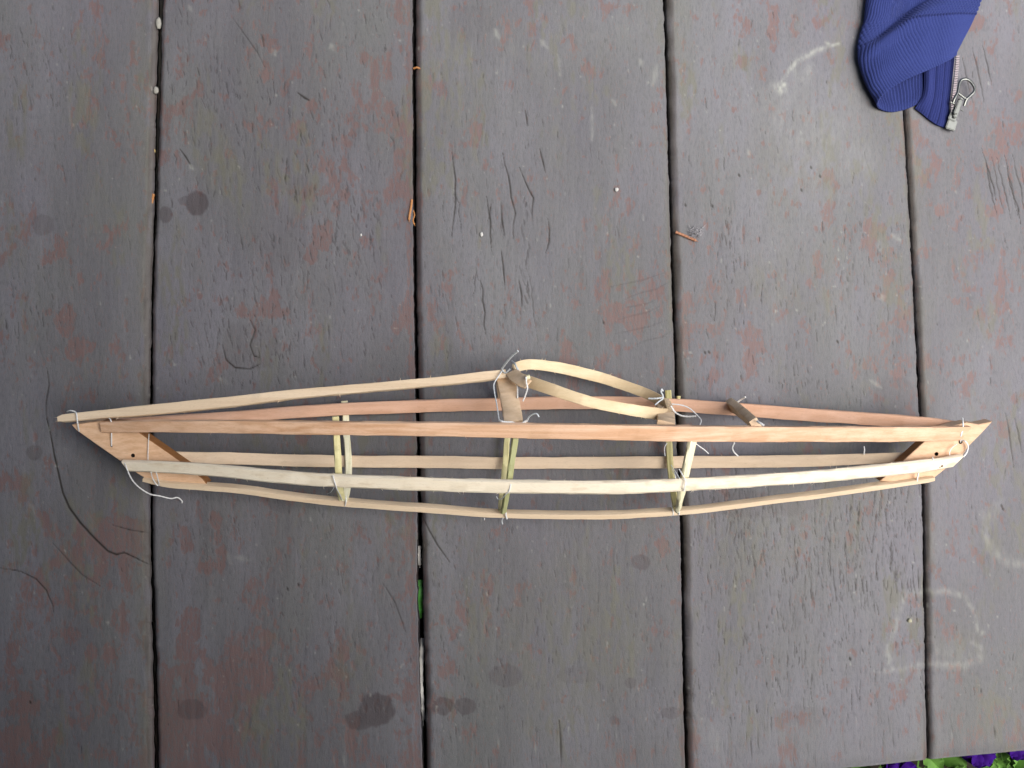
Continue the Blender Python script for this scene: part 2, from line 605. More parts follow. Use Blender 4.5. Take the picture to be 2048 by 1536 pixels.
# the long splits one can single out
stroke([(93, 835), (101, 870), (107, 905), (115, 940), (125, 985), (138, 1015), (160, 1045), (190, 1078), (215, 1102), (232, 1109), (248, 1105), (272, 1116), (300, 1131)], 2.0, 1.0)
stroke([(93, 835), (92, 805), (98, 770), (94, 735)], 1.5, .7)
stroke([(0, 1136), (40, 1142), (72, 1158), (92, 1180), (105, 1210), (108, 1225)], 1.5, .75)
stroke([(105, 1085), (140, 1125), (165, 1150), (200, 1172)], 1.3, .65)
stroke([(225, 1050), (260, 1060), (298, 1066)], 1.3, .7)
stroke([(465, 35), (490, 70), (515, 105), (530, 135)], 1.2, .6)
stroke([(360, 298), (372, 315), (384, 335)], 1.6, .8)
stroke([(595, 185), (610, 196), (618, 200)], 2.2, .9)
stroke([(445, 690), (452, 720), (470, 735), (500, 738), (520, 728)], 1.7, .8)
stroke([(500, 640), (510, 660), (500, 690), (508, 712), (520, 715)], 1.6, .8)
stroke([(843, 1030), (858, 1060), (875, 1090), (900, 1125)], 1.7, .8)
stroke([(765, 1165), (790, 1205), (812, 1265)], 1.4, .6)
for pts_ in [[(904, 304), (907, 330), (911, 359), (910, 380), (911, 403), (907, 440), (903, 475)], [(1005, 304), (1010, 330), (1017, 352), (1020, 372), (1022, 393), (1031, 427), (1026, 450), (1027, 478)],
             [(973, 393), (977, 420), (981, 444), (980, 470), (983, 495)], [(1002, 403), (1004, 440), (1009, 471)], [(1039, 335), (1050, 362), (1058, 380), (1067, 396), (1064, 420), (1065, 444)], [(1079, 297), (1085, 320), (1091, 345)],
             [(1050, 219), (1053, 235), (1055, 253)], [(1096, 437), (1099, 460), (1098, 485), (1091, 506)], [(960, 560), (966, 580), (965, 600), (970, 625), (968, 650), (972, 670)], [(1002, 500), (1006, 530), (1010, 580)], [(1038, 560), (1043, 590), (1044, 612)]]:
    stroke(pts_, 1.35, .95)
for k in range(26):
    y = 400 + 9 * k
    stroke(wob(1049 + 7 * math.sin(k * .7) + rr.uniform(-5, 5), y, rr.uniform(8, 22), .1, 2.4, rr), rr.uniform(1.0, 2.0), rr.uniform(.25, .6))
stroke([(1118, 1440), (1122, 1490), (1122, 1536)], 1.7, .8)
for a, b, c, d in [(1215, 575, 1330, 545), (1245, 600, 1345, 560), (1235, 640, 1320, 612), (1230, 668, 1335, 640), (1270, 690, 1345, 660), (1250, 615, 1310, 600)]:
    stroke([(a, b), ((a + c) / 2 - 12, (b + d) / 2 + 5), ((a + c) / 2 + 16, (b + d) / 2 - 1), (c, d)], 2.3, .24)
for (cx, cy) in [(1640, 352), (1478, 350), (1622, 335), (1603, 380), (1371, 410), (1425, 412), (1675, 683), (1410, 705), (1418, 704), (1700, 1318), (1460, 1450), (2003, 1012), (2006, 1018), (1990, 1465), (60, 1405), (575, 1178), (597, 1170), (1370, 1445), (1207, 645)]:
    stroke([(cx - 1, cy - 3), (cx + 1, cy + 3)], 2.3, .8)

# --- dark water marks and painted edge shade, chalk, moss
stain_shade = np.zeros_like(GX)
for cx, cy, rx, ry, a in [(396, 408, 25, 25, 1), (372, 402, 16, 10, .55), (331, 430, 13, 17, .75), (755, 1420, 37, 36, 1), (722, 1440, 30, 20, .8), (885, 1411, 22, 19, .8), (930, 1412, 22, 17, .75),
                          (1282, 1124, 20, 18, .8), (1010, 1352, 34, 24, .45), (1262, 1366, 12, 12, .55), (1228, 1440, 10, 10, .45), (1150, 1350, 40, 18, .2), (1345, 1425, 26, 12, .5), (70, 905, 18, 16, .5), (85, 450, 24, 22, .4),
                          (560, 1010, 26, 16, .3), (1520, 1010, 130, 26, .32), (1790, 790, 45, 40, .35), (940, 45, 50, 40, .14), (1600, 1430, 60, 20, .2), (385, 1420, 30, 22, .55), (500, 690, 60, 50, .25), (560, 480, 60, 70, .12), (600, 380, 24, 30, .2)]:
    d = np.sqrt(((GX - cx) / rx)**2 + ((GY - cy) / ry)**2) + .55 * N18
    stain_shade = np.maximum(stain_shade, a * smooth(d, 1.06, .86))
keep = crack.copy()


def chalk_line(pts, w, a):
    global crack
    save = crack
    crack = np.zeros_like(GX)
    stroke(pts, w, a)
    out = crack
    crack = save
    return out


grainy = fbm(7, 16, 401, 3, .7)
chalk = np.zeros_like(GX)
for pts_, w, a in [
    ([(1555, 175), (1578, 140), (1600, 118), (1640, 98), (1678, 87)], 4, 1.1), ([(1548, 170), (1560, 175), (1568, 170)], 9, 1.5), ([(1652, 85), (1658, 88)], 4, 1.3), ([(1590, 140), (1605, 152), (1620, 135)], 14, .35),
    ([(1505, 215), (1540, 205), (1600, 180)], 26, .22),
    ([(1778, 1340), (1774, 1315), (1782, 1280), (1792, 1250), (1800, 1210), (1815, 1190), (1850, 1182), (1900, 1182), (1930, 1195), (1950, 1225), (1956, 1262)], 5, .6), ([(1778, 1335), (1800, 1340), (1850, 1328), (1930, 1330), (1958, 1318), (1962, 1295), (1945, 1285)], 6, .55),
    ([(1775, 1290), (1778, 1330)], 5, .8), ([(1965, 1060), (1985, 1100), (2020, 1125), (2060, 1132)], 7, .45), ([(2000, 1000), (1975, 1030), (1968, 1070)], 10, .3),
    ([(1818, 1238), (1822, 1243)], 5, 1.0), ([(1835, 1330), (1838, 1352)], 3, .7), ([(1965, 1264), (1968, 1268)], 5, .9), ([(1760, 1345), (1790, 1338)], 4, .6),
    ([(990, 60), (998, 75)], 5, .7), ([(1080, 80), (1095, 95)], 5, .6), ([(1183, 215), (1186, 250), (1184, 280)], 3, .5), ([(1115, 110), (1120, 150)], 4, .5),
    ([(545, 100), (550, 110)], 4, .9), ([(662, 90), (666, 100)], 5, .7), ([(378, 12), (384, 22)], 4, .6), ([(380, 330), (386, 338)], 3, 1), ([(470, 1115), (500, 1120)], 4, .5), ([(455, 1105), (462, 1128)], 3, .5),
    ([(438, 755), (455, 768)], 4, .6), ([(1495, 300), (1500, 310)], 3, .7), ([(1600, 262), (1602, 270)], 3, .8), ([(1720, 40), (1726, 60)], 3, .5), ([(1280, 120), (1284, 132)], 4, .8), ([(1225, 200), (1232, 210)], 4, .6),
    ([(1313, 130), (1305, 170)], 5, .5), ([(868, 745), (885, 765)], 3, .5), ([(60, 1010), (68, 1026)], 4, .5), ([(1390, 1430), (1440, 1500)], 14, .3), ([(1757, 480), (1760, 500)], 3, .7), ([(1785, 470), (1800, 480)], 4, .6), ([(1763, 590), (1766, 600)], 4, .7),
    ([(1740, 760), (1764, 776)], 3, .5), ([(1875, 1300), (1940, 1312)], 22, .2), ([(880, 120), (1250, 60)], 60, .10), ([(1560, 240), (1640, 280), (1720, 320)], 60, .26), ([(1660, 190), (1700, 240)], 40, .16)]:
    chalk = np.maximum(chalk, chalk_line(pts_, w * 1.5, a * .74) * (.25 + .75 * smooth(grainy, .25, .75)) * .62)
sp_ = rr
fleck = smooth(fbm(6, 12, 451, 2, .6), .86, .93)
chalk = np.clip(np.maximum(chalk, .32 * fleck), 0, 1)
moss = .55 * smooth(fbm(60, 180, 501, 5, .6), .56, .74) * smooth(fbm(9, 26, 531, 3, .6), .40, .62)
moss = np.maximum(moss, .75 * np.exp(-np.abs(dist_gap(0, 1) + 6) / 14) * (GX < lerp_tab(GAPS[0], gy, 1)[:, None] + 3) * smooth(N14, .3, .55))
for c in (2, 3):
    moss = np.maximum(moss, .7 * np.exp(-np.abs(dist_gap(c, 2) - 4) / 9) * smooth(N14, .3, .6))
    moss = np.maximum(moss, .6 * np.exp(-np.abs(dist_gap(c, 1) + 3) / 5) * smooth(N14, .45, .65))
for cx, cy, rx, ry, a in [(605, 400, 30, 30, .8), (572, 355, 9, 10, .9), (440, 330, 22, 50, .7), (1130, 1300, 150, 130, .42), (1590, 350, 100, 80, .3), (1500, 1080, 200, 80, .32), (1930, 1290, 50, 30, .4), (1150, 1130, 40, 60, .3), (700, 1340, 40, 60, .4), (1330, 60, 40, 60, .4), (1580, 570, 150, 80, .25)]:
    moss = np.maximum(moss, a * blob(cx, cy, rx, ry) * smooth(N12, .35, .6))
for c, wd_, am_ in ((0, 8, .85), (1, 13, .9), (2, 15, .85), (3, 10, .8)):  # dirty edge bands that also paint in the shade of the rounded slopes
    d = dist_gap(c, 2)
    e = (1 - smooth(d - 5 * N20, wd_ - 3.5, wd_ + 1.5)) * (d > -6)
    stain_shade = np.maximum(stain_shade, am_ * e * np.clip(.45 + .9 * N14, 0, 1))
    d = -dist_gap(c, 1)
    wd_ = 11 if c == 0 else 3.5
    e = (1 - smooth(d - 4 * N20, wd_ - 3, wd_ + 2)) * (d > -6)
    stain_shade = np.maximum(stain_shade, (.95 if c == 0 else .7) * e * np.clip(.4 + N14, 0, 1))
tone = fbm(160, 420, 601, 4, .5)
fine = fbm(5, 60, 611, 3, .6)
mid = fbm(30, 120, 621, 4, .6)
height = -0.30e-3 * np.clip(crack, 0, 1) - 0.13e-3 * wear + 0.10e-3 * (fine - .5) + 0.5e-3 * (mid - .5) + .05e-3 * chalk


def sample(a, px, py):
    fx = np.clip((px - X0) / RS - .5, 0, RW - 2.001)
    fy = np.clip((py - Y0) / RS - .5, 0, RH - 2.001)
    ix, iy = fx.astype(int), fy.astype(int)
    tx, ty = fx - ix, fy - iy
    return (a[iy, ix] * (1 - tx) + a[iy, ix + 1] * tx) * (1 - ty) + (a[iy + 1, ix] * (1 - tx) + a[iy + 1, ix + 1] * tx) * ty




def deck_material():
    m, nt, b = new_mat('weathered_paint')
    co = mapped(nt, (1, 1, 1))
    n1 = noise(nt, mapped(nt, (900, 260, 900)), 1.0, 5.0, .65)
    n2 = noise(nt, mapped(nt, (2600, 1300, 2600)), 1.0, 3.0, .6)
    n3 = noise(nt, mapped(nt, (60, 25, 60)), 1.0, 4.0, .6)
    c = mixc(nt, attr(nt, 'tone'), (0.117, 0.115, 0.124), (0.158, 0.156, 0.170))
    c = mixc(nt, ramp(nt, n3, [(.35, 0.0), (.7, .55)]), c, (0.132, 0.131, 0.123))
    n4 = noise(nt, mapped(nt, (13, 7, 13)), 1.0, 3.0, .55)
    c = mixc(nt, ramp(nt, n4, [(.52, 0.0), (.70, .60)]), c, (0.149, 0.142, 0.166))
    c = mixc(nt, ramp(nt, n4, [(.30, .55), (.46, 0.0)]), c, (0.128, 0.134, 0.118))
    c = mixc(nt, ramp(nt, n1, [(.30, .38), (.52, 0.0)]), c, (0.062, 0.060, 0.062))
    c = mixc(nt, ramp(nt, n2, [(.54, 0.0), (.78, .20)]), c, (0.225, 0.222, 0.232))
    # wear with ragged edge
    mth = N(nt, 'ShaderNodeMath', operation='ADD')
    nt.links.new(attr(nt, 'wear'), mth.inputs[0])
    m2 = N(nt, 'ShaderNodeMath', operation='MULTIPLY_ADD')
    nt.links.new(n1, m2.inputs[0])
    m2.inputs[1].default_value = 4.2
    m2.inputs[2].default_value = -2.2
    nt.links.new(m2.outputs[0], mth.inputs[1])
    wm = ramp(nt, mth.outputs[0], [(.25, 0.0), (.85, .64)])
    redc = mixc(nt, n3, (0.145, 0.071, 0.058), (0.180, 0.102, 0.088))
    c = mixc(nt, wm, c, redc)
    c = mixc(nt, attr(nt, 'moss'), c, (0.135, 0.130, 0.090))
    c = mixc(nt, ramp(nt, attr(nt, 'stain_shade'), [(0.0, 0.0), (1.0, .68)]), c, (0.056, 0.042, 0.043))
    c = mixc(nt, ramp(nt, attr(nt, 'crack'), [(.06, 0.0), (.70, .92)]), c, (0.020, 0.016, 0.012))
    c = mixc(nt, attr(nt, 'chalk'), c, (0.40, 0.41, 0.35))
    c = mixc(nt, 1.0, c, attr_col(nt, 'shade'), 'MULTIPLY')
    nt.links.new(c, b.inputs['Base Color'])
    nt.links.new(ramp(nt, attr(nt, 'stain_shade'), [(0.0, .62), (1.0, .5)]), b.inputs['Roughness'])
    b.inputs['Specular IOR Level'].default_value = 0.35
    hsum = N(nt, 'ShaderNodeMath', operation='MULTIPLY_ADD')
    nt.links.new(n1, hsum.inputs[0])
    hsum.inputs[1].default_value = 1.0
    nt.links.new(n2, hsum.inputs[2])
    bump(nt, b, hsum.outputs[0], 0.00028, 0.55)
    return m


def attr_col(nt, name):
    n = nt.nodes.new('ShaderNodeAttribute')
    n.attribute_name = name
    return n.outputs['Color']


M_DECK = deck_material()
deck = thing('deck', (0, 0, 0), 'weathered grey purple painted plank deck the kayak model lies on', 'deck', kind='structure')


def graded(a, b, fine_step, f0, f1, coarse):
    out = [a]
    while out[-1] < b:
        x = out[-1]
        out.append(x + (fine_step if f0 <= x <= f1 else min(coarse, max(fine_step, (f0 - x) if x < f0 else coarse))))
    out[-1] = b
    return np.array(out)


def plank(li, ri, rl, rr_, shade, name='plank', fine_step=1.8):
    """li / ri = index of gap on the left / right (or a constant photo x)"""
    def edge(i, c, y):
        if isinstance(i, tuple):
            return np.interp(y, [-600, 2000], i)
        return lerp_tab(GAPS[i], y, c)
    yv = graded(-520.0, 1700.0, fine_step * 1.25, -12.0, 1560.0, 22.0)
    le, re = edge(li, 2, yv), edge(ri, 1, yv)
    wid = (re - le).mean()
    ns = max(30, int(wid / fine_step))
    s = np.linspace(0, 1, ns)
    # cluster at both edges for the rounding
    s = np.unique(np.concatenate([[0, .4 / wid, 1.0 / wid, 2.2 / wid], s, [1 - 2.2 / wid, 1 - 1.0 / wid, 1 - .4 / wid, 1]]))
    ns = len(s)
    yend = np.interp((le + re) / 2, [p[0] for p in ENDY], [p[1] for p in ENDY]).mean()
    wobl = .6 * (np.interp(yv, np.linspace(-600, 1800, 160), rng.randn(160))) + .35 * rng.randn(len(yv))
    wobr = .6 * (np.interp(yv, np.linspace(-600, 1800, 160), rng.randn(160))) + .35 * rng.randn(len(yv))
    le, re = le + wobl, re + wobr
    PX = le[:, None] + (re - le)[:, None] * s[None, :]
    yend_x = np.interp(PX[-1], [p[0] for p in ENDY], [p[1] for p in ENDY])
    fy = (yv - yv[0]) / (yv[-1] - yv[0])
    PY = yv[:, None] + (yend_x[None, :] - yv[-1]) * smooth(yv, 1200, 1700)[:, None]
    h = sample(height, PX, PY)
    dl, dr = (PX - le[:, None]) * MM, (re[:, None] - PX) * MM
    de = np.clip((yend_x[None, :] - PY), 0, None) * MM
    rn = np.interp(yv, np.linspace(-600, 1800, 110), .75 + .45 * rng.rand(110))[:, None]

    def rnd(d, r):
        q = np.clip(r - d, 0, r)
        return r - np.sqrt(np.maximum(r * r - q * q, 0))
    h = h - .72 * rnd(dl, rl * 1e-3 * rn) - .60 * rnd(dr, rr_ * 1e-3 * rn) - rnd(de, np.full_like(de, 1.6e-3))
    co = Pn(PX, PY, 0.0)
    co[..., 2] = h
    nr, nc = co.shape[:2]
    # sides and ends
    def skirt(row, zs):
        out = []
        for z in zs:
            q = row.copy()
            q[:, 2] = z
            out.append(q)
        return out
    V = [co.reshape(-1, 3)]
    idx = np.arange(nr * nc).reshape(nr, nc)
    quads = [np.stack([idx[:-1, :-1], idx[1:, :-1], idx[1:, 1:], idx[:-1, 1:]], -1).reshape(-1, 4)]
    base = nr * nc
    zs = [-.006, -.014, -.026, -.038]
    border = np.concatenate([idx[:, 0], idx[-1, 1:], idx[::-1, -1][1:], idx[0, ::-1][1:-1]])
    ring = co.reshape(-1, 3)[border]
    prev = border
    for k, z in enumerate(zs):
        q = ring.copy()
        q[:, 2] = z
        V.append(q)
        cur = base + np.arange(len(border))
        base += len(border)
        quads.append(np.stack([prev, np.roll(prev, -1), np.roll(cur, -1), cur], -1))
        prev = cur
    V = np.concatenate(V)
    Q = np.concatenate(quads)
    me = bpy.data.meshes.new(name)
    me.vertices.add(len(V))
    me.vertices.foreach_set('co', V.astype(np.float32).ravel())
    me.loops.add(len(Q) * 4)
    me.loops.foreach_set('vertex_index', Q.astype(np.int32).ravel())
    me.polygons.add(len(Q))
    me.polygons.foreach_set('loop_start', np.arange(0, len(Q) * 4, 4, dtype=np.int32))
    me.polygons.foreach_set('use_smooth', np.ones(len(Q), bool))
    me.update(calc_edges=True)
    PXa = np.concatenate([PX.ravel()] + [PX.ravel()[border]] * len(zs))
    PYa = np.concatenate([PY.ravel()] + [PY.ravel()[border]] * len(zs))
    for nm_, arr in (('wear', wear), ('crack', crack), ('stain_shade', stain_shade), ('chalk', chalk), ('moss', moss), ('tone', smooth(tone, .3, .7))):
        a = me.attributes.new(nm_, 'FLOAT', 'POINT')
        v = sample(arr, PXa, PYa)
        if nm_ in ('crack', 'chalk', 'stain_shade'):
            v[nr * nc:] = 0
        a.data.foreach_set('value', v.astype(np.float32))
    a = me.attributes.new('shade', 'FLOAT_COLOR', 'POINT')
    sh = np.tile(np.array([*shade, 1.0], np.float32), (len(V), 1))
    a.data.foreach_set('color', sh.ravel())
    o = link(name, me, deck, [M_DECK])
    return o


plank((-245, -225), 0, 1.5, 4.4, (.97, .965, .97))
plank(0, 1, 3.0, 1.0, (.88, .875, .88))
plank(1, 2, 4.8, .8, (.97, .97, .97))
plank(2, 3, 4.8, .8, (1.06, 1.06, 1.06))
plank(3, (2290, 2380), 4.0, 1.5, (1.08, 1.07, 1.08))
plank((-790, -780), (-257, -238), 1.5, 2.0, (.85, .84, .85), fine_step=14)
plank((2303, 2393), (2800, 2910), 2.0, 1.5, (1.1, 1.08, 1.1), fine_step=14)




def box(name, a, b, mat, parent=None, bevel=0.002):
    bm = bmesh.new()
    bmesh.ops.create_cube(bm, size=1)
    off = parent_off(parent)
    for v in bm.verts:
        v.co = Vector([(a[i] + b[i]) / 2 + v.co[i] * (b[i] - a[i]) for i in range(3)]) - off
    if bevel:
        bmesh.ops.bevel(bm, geom=list(bm.edges), offset=bevel, segments=2, affect='EDGES')
    me = bpy.data.meshes.new(name)
    bm.to_mesh(me)
    bm.free()
    return link(name, me, parent, [mat])


for y in (0.27, -0.15):
    box('joist', (-0.5, y - .02, -.128), (.5, y + .02, -.0385), M_JOIST, deck)

# ------------------------------------------------------------------ ground, grass, flowers under the deck's end
GZ = -0.130
gme = bpy.data.meshes.new('ground')
gme.from_pydata([(-60, -60, GZ), (60, -60, GZ), (60, 60, GZ), (-60, 60, GZ)], [], [(0, 1, 2, 3)])
tag(link('ground', gme, None, [M_SOIL]), 'dark soil below the end of the deck', 'ground', kind='structure')


def blade(verts, faces, base, tip, w, bend):
    base, tip = Vector(base), Vector(tip)
    d = (tip - base)
    s = d.cross(Vector((0.2, .1, 1))).normalized() if abs(d.normalized().z) < .98 else Vector((1, 0, 0))
    k = len(verts)
    for i in range(5):
        t = i / 4
        c = base + d * t + bend * (t * (1 - t) * 2)
        ww = w * (1 - t) ** .6 * .5
        verts += [c - s * ww, c + s * ww]
    for i in range(4):
        faces.append((k + 2 * i, k + 2 * i + 1, k + 2 * i + 3, k + 2 * i + 2))


gv, gf = [], []
r2 = random.Random(21)
for _ in range(5200):
    x = r2.uniform(-.55, .75)
    y = r2.uniform(-.75, -.16)
    bx = Vector((x, y, GZ))
    h = r2.uniform(.02, .075) if y < -.22 else r2.uniform(.01, .04)
    tp = bx + Vector((r2.uniform(-.03, .03), r2.uniform(-.03, .03), h))
    blade(gv, gf, bx, tp, r2.uniform(.002, .0045), Vector((r2.uniform(-.01, .01), r2.uniform(-.01, .01), .006)))
g = mesh('grass', gv, gf, M_GRASS)
tag(g, 'bright green grass growing past the plank ends', 'grass', kind='stuff')


def pansy(px, py, z, lab, turn=0.0, size=.024):
    c = P(px, py, z)
    t = thing('pansy', Vector((c.x, c.y, GZ)), lab, 'flower', 'violet pansies at the plank ends')
    for k in range(5):
        an = turn + k * 2 * math.pi / 5 + math.pi / 2
        v, f = [], []
        nu, nw = 7, 9
        L = size * (1.0 if k else 1.12)
        for i in range(nu):
            u = i / (nu - 1)
            for j in range(nw):
                w = (j / (nw - 1) - .5) * 2
                ww = math.sin(math.pi * min(.98, u * .80 + .08)) ** .6 * L * .62
                rr0 = u * L * (1 - .13 * w * w)
                lift = .004 * math.sin(u * 2.6) - .0035 * u * u + .0012 * math.sin(w * 7 + k) * u + .0006 * k
                dx, dy = math.cos(an), math.sin(an)
                v.append(c + Vector((dx * rr0 - dy * w * ww, dy * rr0 + dx * w * ww, lift)))
        for i in range(nu - 1):
            for j in range(nw - 1):
                f.append((i * nw + j, (i + 1) * nw + j, (i + 1) * nw + j + 1, i * nw + j + 1))
        mesh('petal', v, f, M_PETAL, t)
    tube('stem', [c + Vector((0, 0, -.001)), c + Vector((.003, -.004, -.03)), Vector((c.x, c.y, GZ))], .0012, M_LEAF, t, px=False)
    return t


pansy(1799, 1551, -48, 'violet pansy peeking out just left of the rightmost gap between planks', .2, .0112)
pansy(1957, 1500, -50, 'violet pansy under the rightmost plank end with a dark stem below it', .63, .0105)
pansy(2038, 1481, -50, 'violet pansy at the very bottom right corner of the photo', .5, .0118)


def leafy(px, py, z, lab, n=9, seed=1, size=.02):
    r = random.Random(seed)
    c = P(px, py, z)
    t = thing('leafy_plant', Vector((c.x, c.y, GZ)), lab, 'plant', 'green plants at the plank ends')
    v, f = [], []
    sv, sf = [], []
    for k in range(n):
        an = 2 * math.pi * k / n + r.uniform(-.3, .3)
        L = size * r.uniform(.75, 1.25)
        d = Vector((math.cos(an), math.sin(an), 0))
        s = Vector((-d.y, d.x, 0))
        o = c + d * size * .25 + Vector((0, 0, r.uniform(-.008, .006)))
        base = len(v)
        nu, nw = 9, 5
        for i in range(nu):
            u = i / (nu - 1)
            ww = L * .34 * math.sin(math.pi * min(1, u * .93 + .05)) ** .8 * (1 + .22 * math.cos(u * 26))
            for j in range(nw):
                w = (j / (nw - 1) - .5) * 2
                v.append(o + d * (u * L) + s * (w * ww) + Vector((0, 0, .004 * abs(w) + .006 * math.sin(u * 2.5) - .004 * u)))
        for i in range(nu - 1):
            for j in range(nw - 1):
                f.append((base + i * nw + j, base + (i + 1) * nw + j, base + (i + 1) * nw + j + 1, base + i * nw + j + 1))
    mesh('foliage', v, f, M_LEAF, t)
    tube('stem', [c, c + Vector((.002, .001, -.03)), Vector((c.x, c.y, GZ))], .0013, M_LEAF, t, px=False)
    return t


leafy(1882, 1540, -56, 'bright green lobed leaves between the two larger violet pansies', 12, 3, .015)
leafy(1738, 1560, -60, 'green leaf tips left of the violet pansies below the plank end', 9, 5, .013)
leafy(2022, 1548, -60, 'narrow green leaves below the pansy in the bottom right corner', 12, 8, .015)

# ------------------------------------------------------------------ the kayak model
K0 = P(1040, 900, 0)
kayak = thing('kayak_frame', (K0.x, K0.y, 0), 'small wooden kayak frame model lying on its side across the planks', 'model kayak')

NZ = (0, -.2, .98)     # axis across the little boat, far gunwale to near gunwale
stick('gunwale', [(205, 853, 35.5, 21.2), (300, 852, 41, 23.0), (480, 853, 49, 25.8), (690, 856, 57, 26.7), (880, 858, 61, 28.1), (1040, 861, 62, 30.5), (1200, 863.5, 61.5, 30.9), (1390, 867, 58, 31.9), (1640, 868, 49, 30.9), (1850, 867, 39, 29.9), (1928, 866, 35.5, 28.0)],
        .0035, -17, M_CEDAR, kayak, n=140, seed=2, fuzz=10, skew=(0, .0024))
stick('gunwale', [(232, 846, 25, 17), (300, 843, 22, 20), (480, 833, 15, 23), (580, 825, 10.5, 24), (690, 818, 7, 24.5), (880, 811, 4.3, 25), (1000, 808, 3.6, 24.5), (1150, 805, 3.6, 25), (1290, 807, 4.4, 25.5), (1400, 813, 6.5, 25.5), (1640, 831, 15, 25), (1850, 845, 23, 22), (1916, 852, 25.5, 18)],
      .0030, -9, M_CEDAR_FAR, kayak, n=120, seed=3, fuzz=5)
stick('chine', [(252, 931, 34, 22.5), (300, 933, 36, 23.4), (400, 938, 41, 24.4), (580, 955, 49, 26.3), (700, 962, 53, 26.7), (880, 969, 56, 27.1), (1040, 973, 57, 27.1), (1240, 974, 56, 26.7), (1390, 968, 53, 25.7), (1540, 959, 48, 24.9), (1640, 952, 44, 24.4), (1850, 931, 36, 26.3), (1914, 921, 33.5, 25.3)],
        .0033, -13, M_PALE, kayak, n=150, seed=4, fuzz=46, bev=.55, skew=(-.0014, .0026))
stick('chine', [(345, 914, 23, 22), (480, 917.5, 15, 23.5), (580, 921, 10, 23.5), (700, 923, 7, 23.5), (880, 924, 4, 24), (1000, 926, 3.3, 23.5), (1200, 925.5, 3.3, 23.5), (1390, 924, 5, 24), (1540, 923, 9, 24), (1640, 921, 13.5, 23), (1800, 915, 21.5, 20), (1830, 913, 23, 19)],
      .0026, 3, M_FAR_TAN, kayak, n=120, seed=5, fuzz=14)
stick('keel', [(288, 957, 29, 7.1), (345, 967, 28, 11.3), (480, 978, 27, 12.4), (580, 992, 26, 12.2), (700, 1005, 25.5, 12.7), (880, 1018, 25, 13.0), (1000, 1027, 25, 11.8), (1200, 1030, 25, 11.5), (1290, 1026, 25, 11.0), (1390, 1019, 25.5, 11.0), (1540, 1000, 26, 11.0), (1640, 988, 27, 10.6), (1850, 958, 29, 10.1), (1866, 955, 29, 7.7)],
      .0042, -27, M_TAN, kayak, n=120, seed=6, fuzz=16, bev=.2)
stick('deck_ridge', [(118, 839, 36, 9.2), (128, 837, 36, 15.6), (200, 829.5, 36.3, 16.6), (300, 820.5, 36.5, 21.2), (480, 802, 37, 20.7), (580, 790, 37.2, 18.9), (700, 779, 37.5, 17.9), (880, 763, 38, 17.9), (960, 754, 38.3, 19.3), (1012, 748, 38.5, 17.5)],
      .0036, 8, M_TAN, kayak, n=90, seed=7, fuzz=12, spikes=6)


def board_z(py, z0, y0):
    return z0 + (y0 - py) * MM * 1e3 * .2


def board(name, poly, z0, y0, thick, hole_px, inner):
    o = prism(name, [(x, y, board_z(y, z0, y0)) for x, y in poly], thick, NZ, [M_PLATE], kayak, .0003, M_SAWN, inner)
    cutv, cutf = [], []
    for hx, hy, hr in hole_px:
        c = P(hx, hy, board_z(hy, z0, y0))
        ax = Vector(NZ).normalized()
        u = ax.orthogonal().normalized()
        v = ax.cross(u)
        k = len(cutv)
        for e in (-thick * .75, .004):
            for i in range(12):
                a = i * math.pi / 6
                cutv.append(c + ax * e + (u * math.cos(a) + v * math.sin(a)) * hr)
        cutf += [(k + i, k + (i + 1) % 12, k + 12 + (i + 1) % 12, k + 12 + i) for i in range(12)]
        cutf += [tuple(k + i for i in range(12)), tuple(k + 12 + i for i in range(12))]
    cut = mesh('cutter', cutv, cutf, M_HOLE, kayak, smooth=False)
    md = o.modifiers.new('b', 'BOOLEAN')
    md.object = cut
    md.operation = 'DIFFERENCE'
    md.solver = 'EXACT'
    o.data.materials.append(M_HOLE)
    bpy.context.view_layer.update()
    dg = bpy.context.evaluated_depsgraph_get()
    me = bpy.data.meshes.new_from_object(o.evaluated_get(dg))
    o.modifiers.clear()
    o.data = me
    bpy.data.objects.remove(cut)
    return o


board('stem_board', [(143, 850), (152, 860), (200, 894), (246, 926), (276, 948), (291, 957), (345, 968), (414, 968), (405, 957), (372, 930), (283, 868), (255, 846), (205, 842)], 35, 848, .0075,
      [(223, 892, .0006), (266, 911, .00105), (243, 922, .0004)], (7, 8, 9, 10, 11))
board('stern_board', [(1985, 843), (1962, 868), (1936, 894), (1926, 910), (1862, 961), (1850, 967), (1760, 962), (1772, 952), (1800, 928), (1848, 884), (1866, 863), (1908, 851), (1933, 845), (1956, 849)], 35, 848, .0075,
      [(1921, 884, .00105), (1873, 908, .00105)], (6, 7, 8, 9))
# holes in the near chine's ends: dark brown discs stand in for their shade
for hx, hy, z in [(267, 931, 36.3), (1884, 932, 36.3), (1880, 935, 36.2)]:
    c = P(hx, hy, z)
    v, f = [], []
    for i in range(10):
        a = i * math.pi / 5
        rad = .0006 if hx != 1880 else .0003
        for z_ in (0, -.0012):
            v.append(c + Vector((math.cos(a) * rad, math.sin(a) * rad, z_)))
    f = [(2 * i, 2 * ((i + 1) % 10), 2 * ((i + 1) % 10) + 1, 2 * i + 1) for i in range(10)] + [tuple(2 * i for i in range(10))]
    mesh('hole_disc', v, f, simple('hole_disc_brown', (.12, .06, .03), .8), kayak)

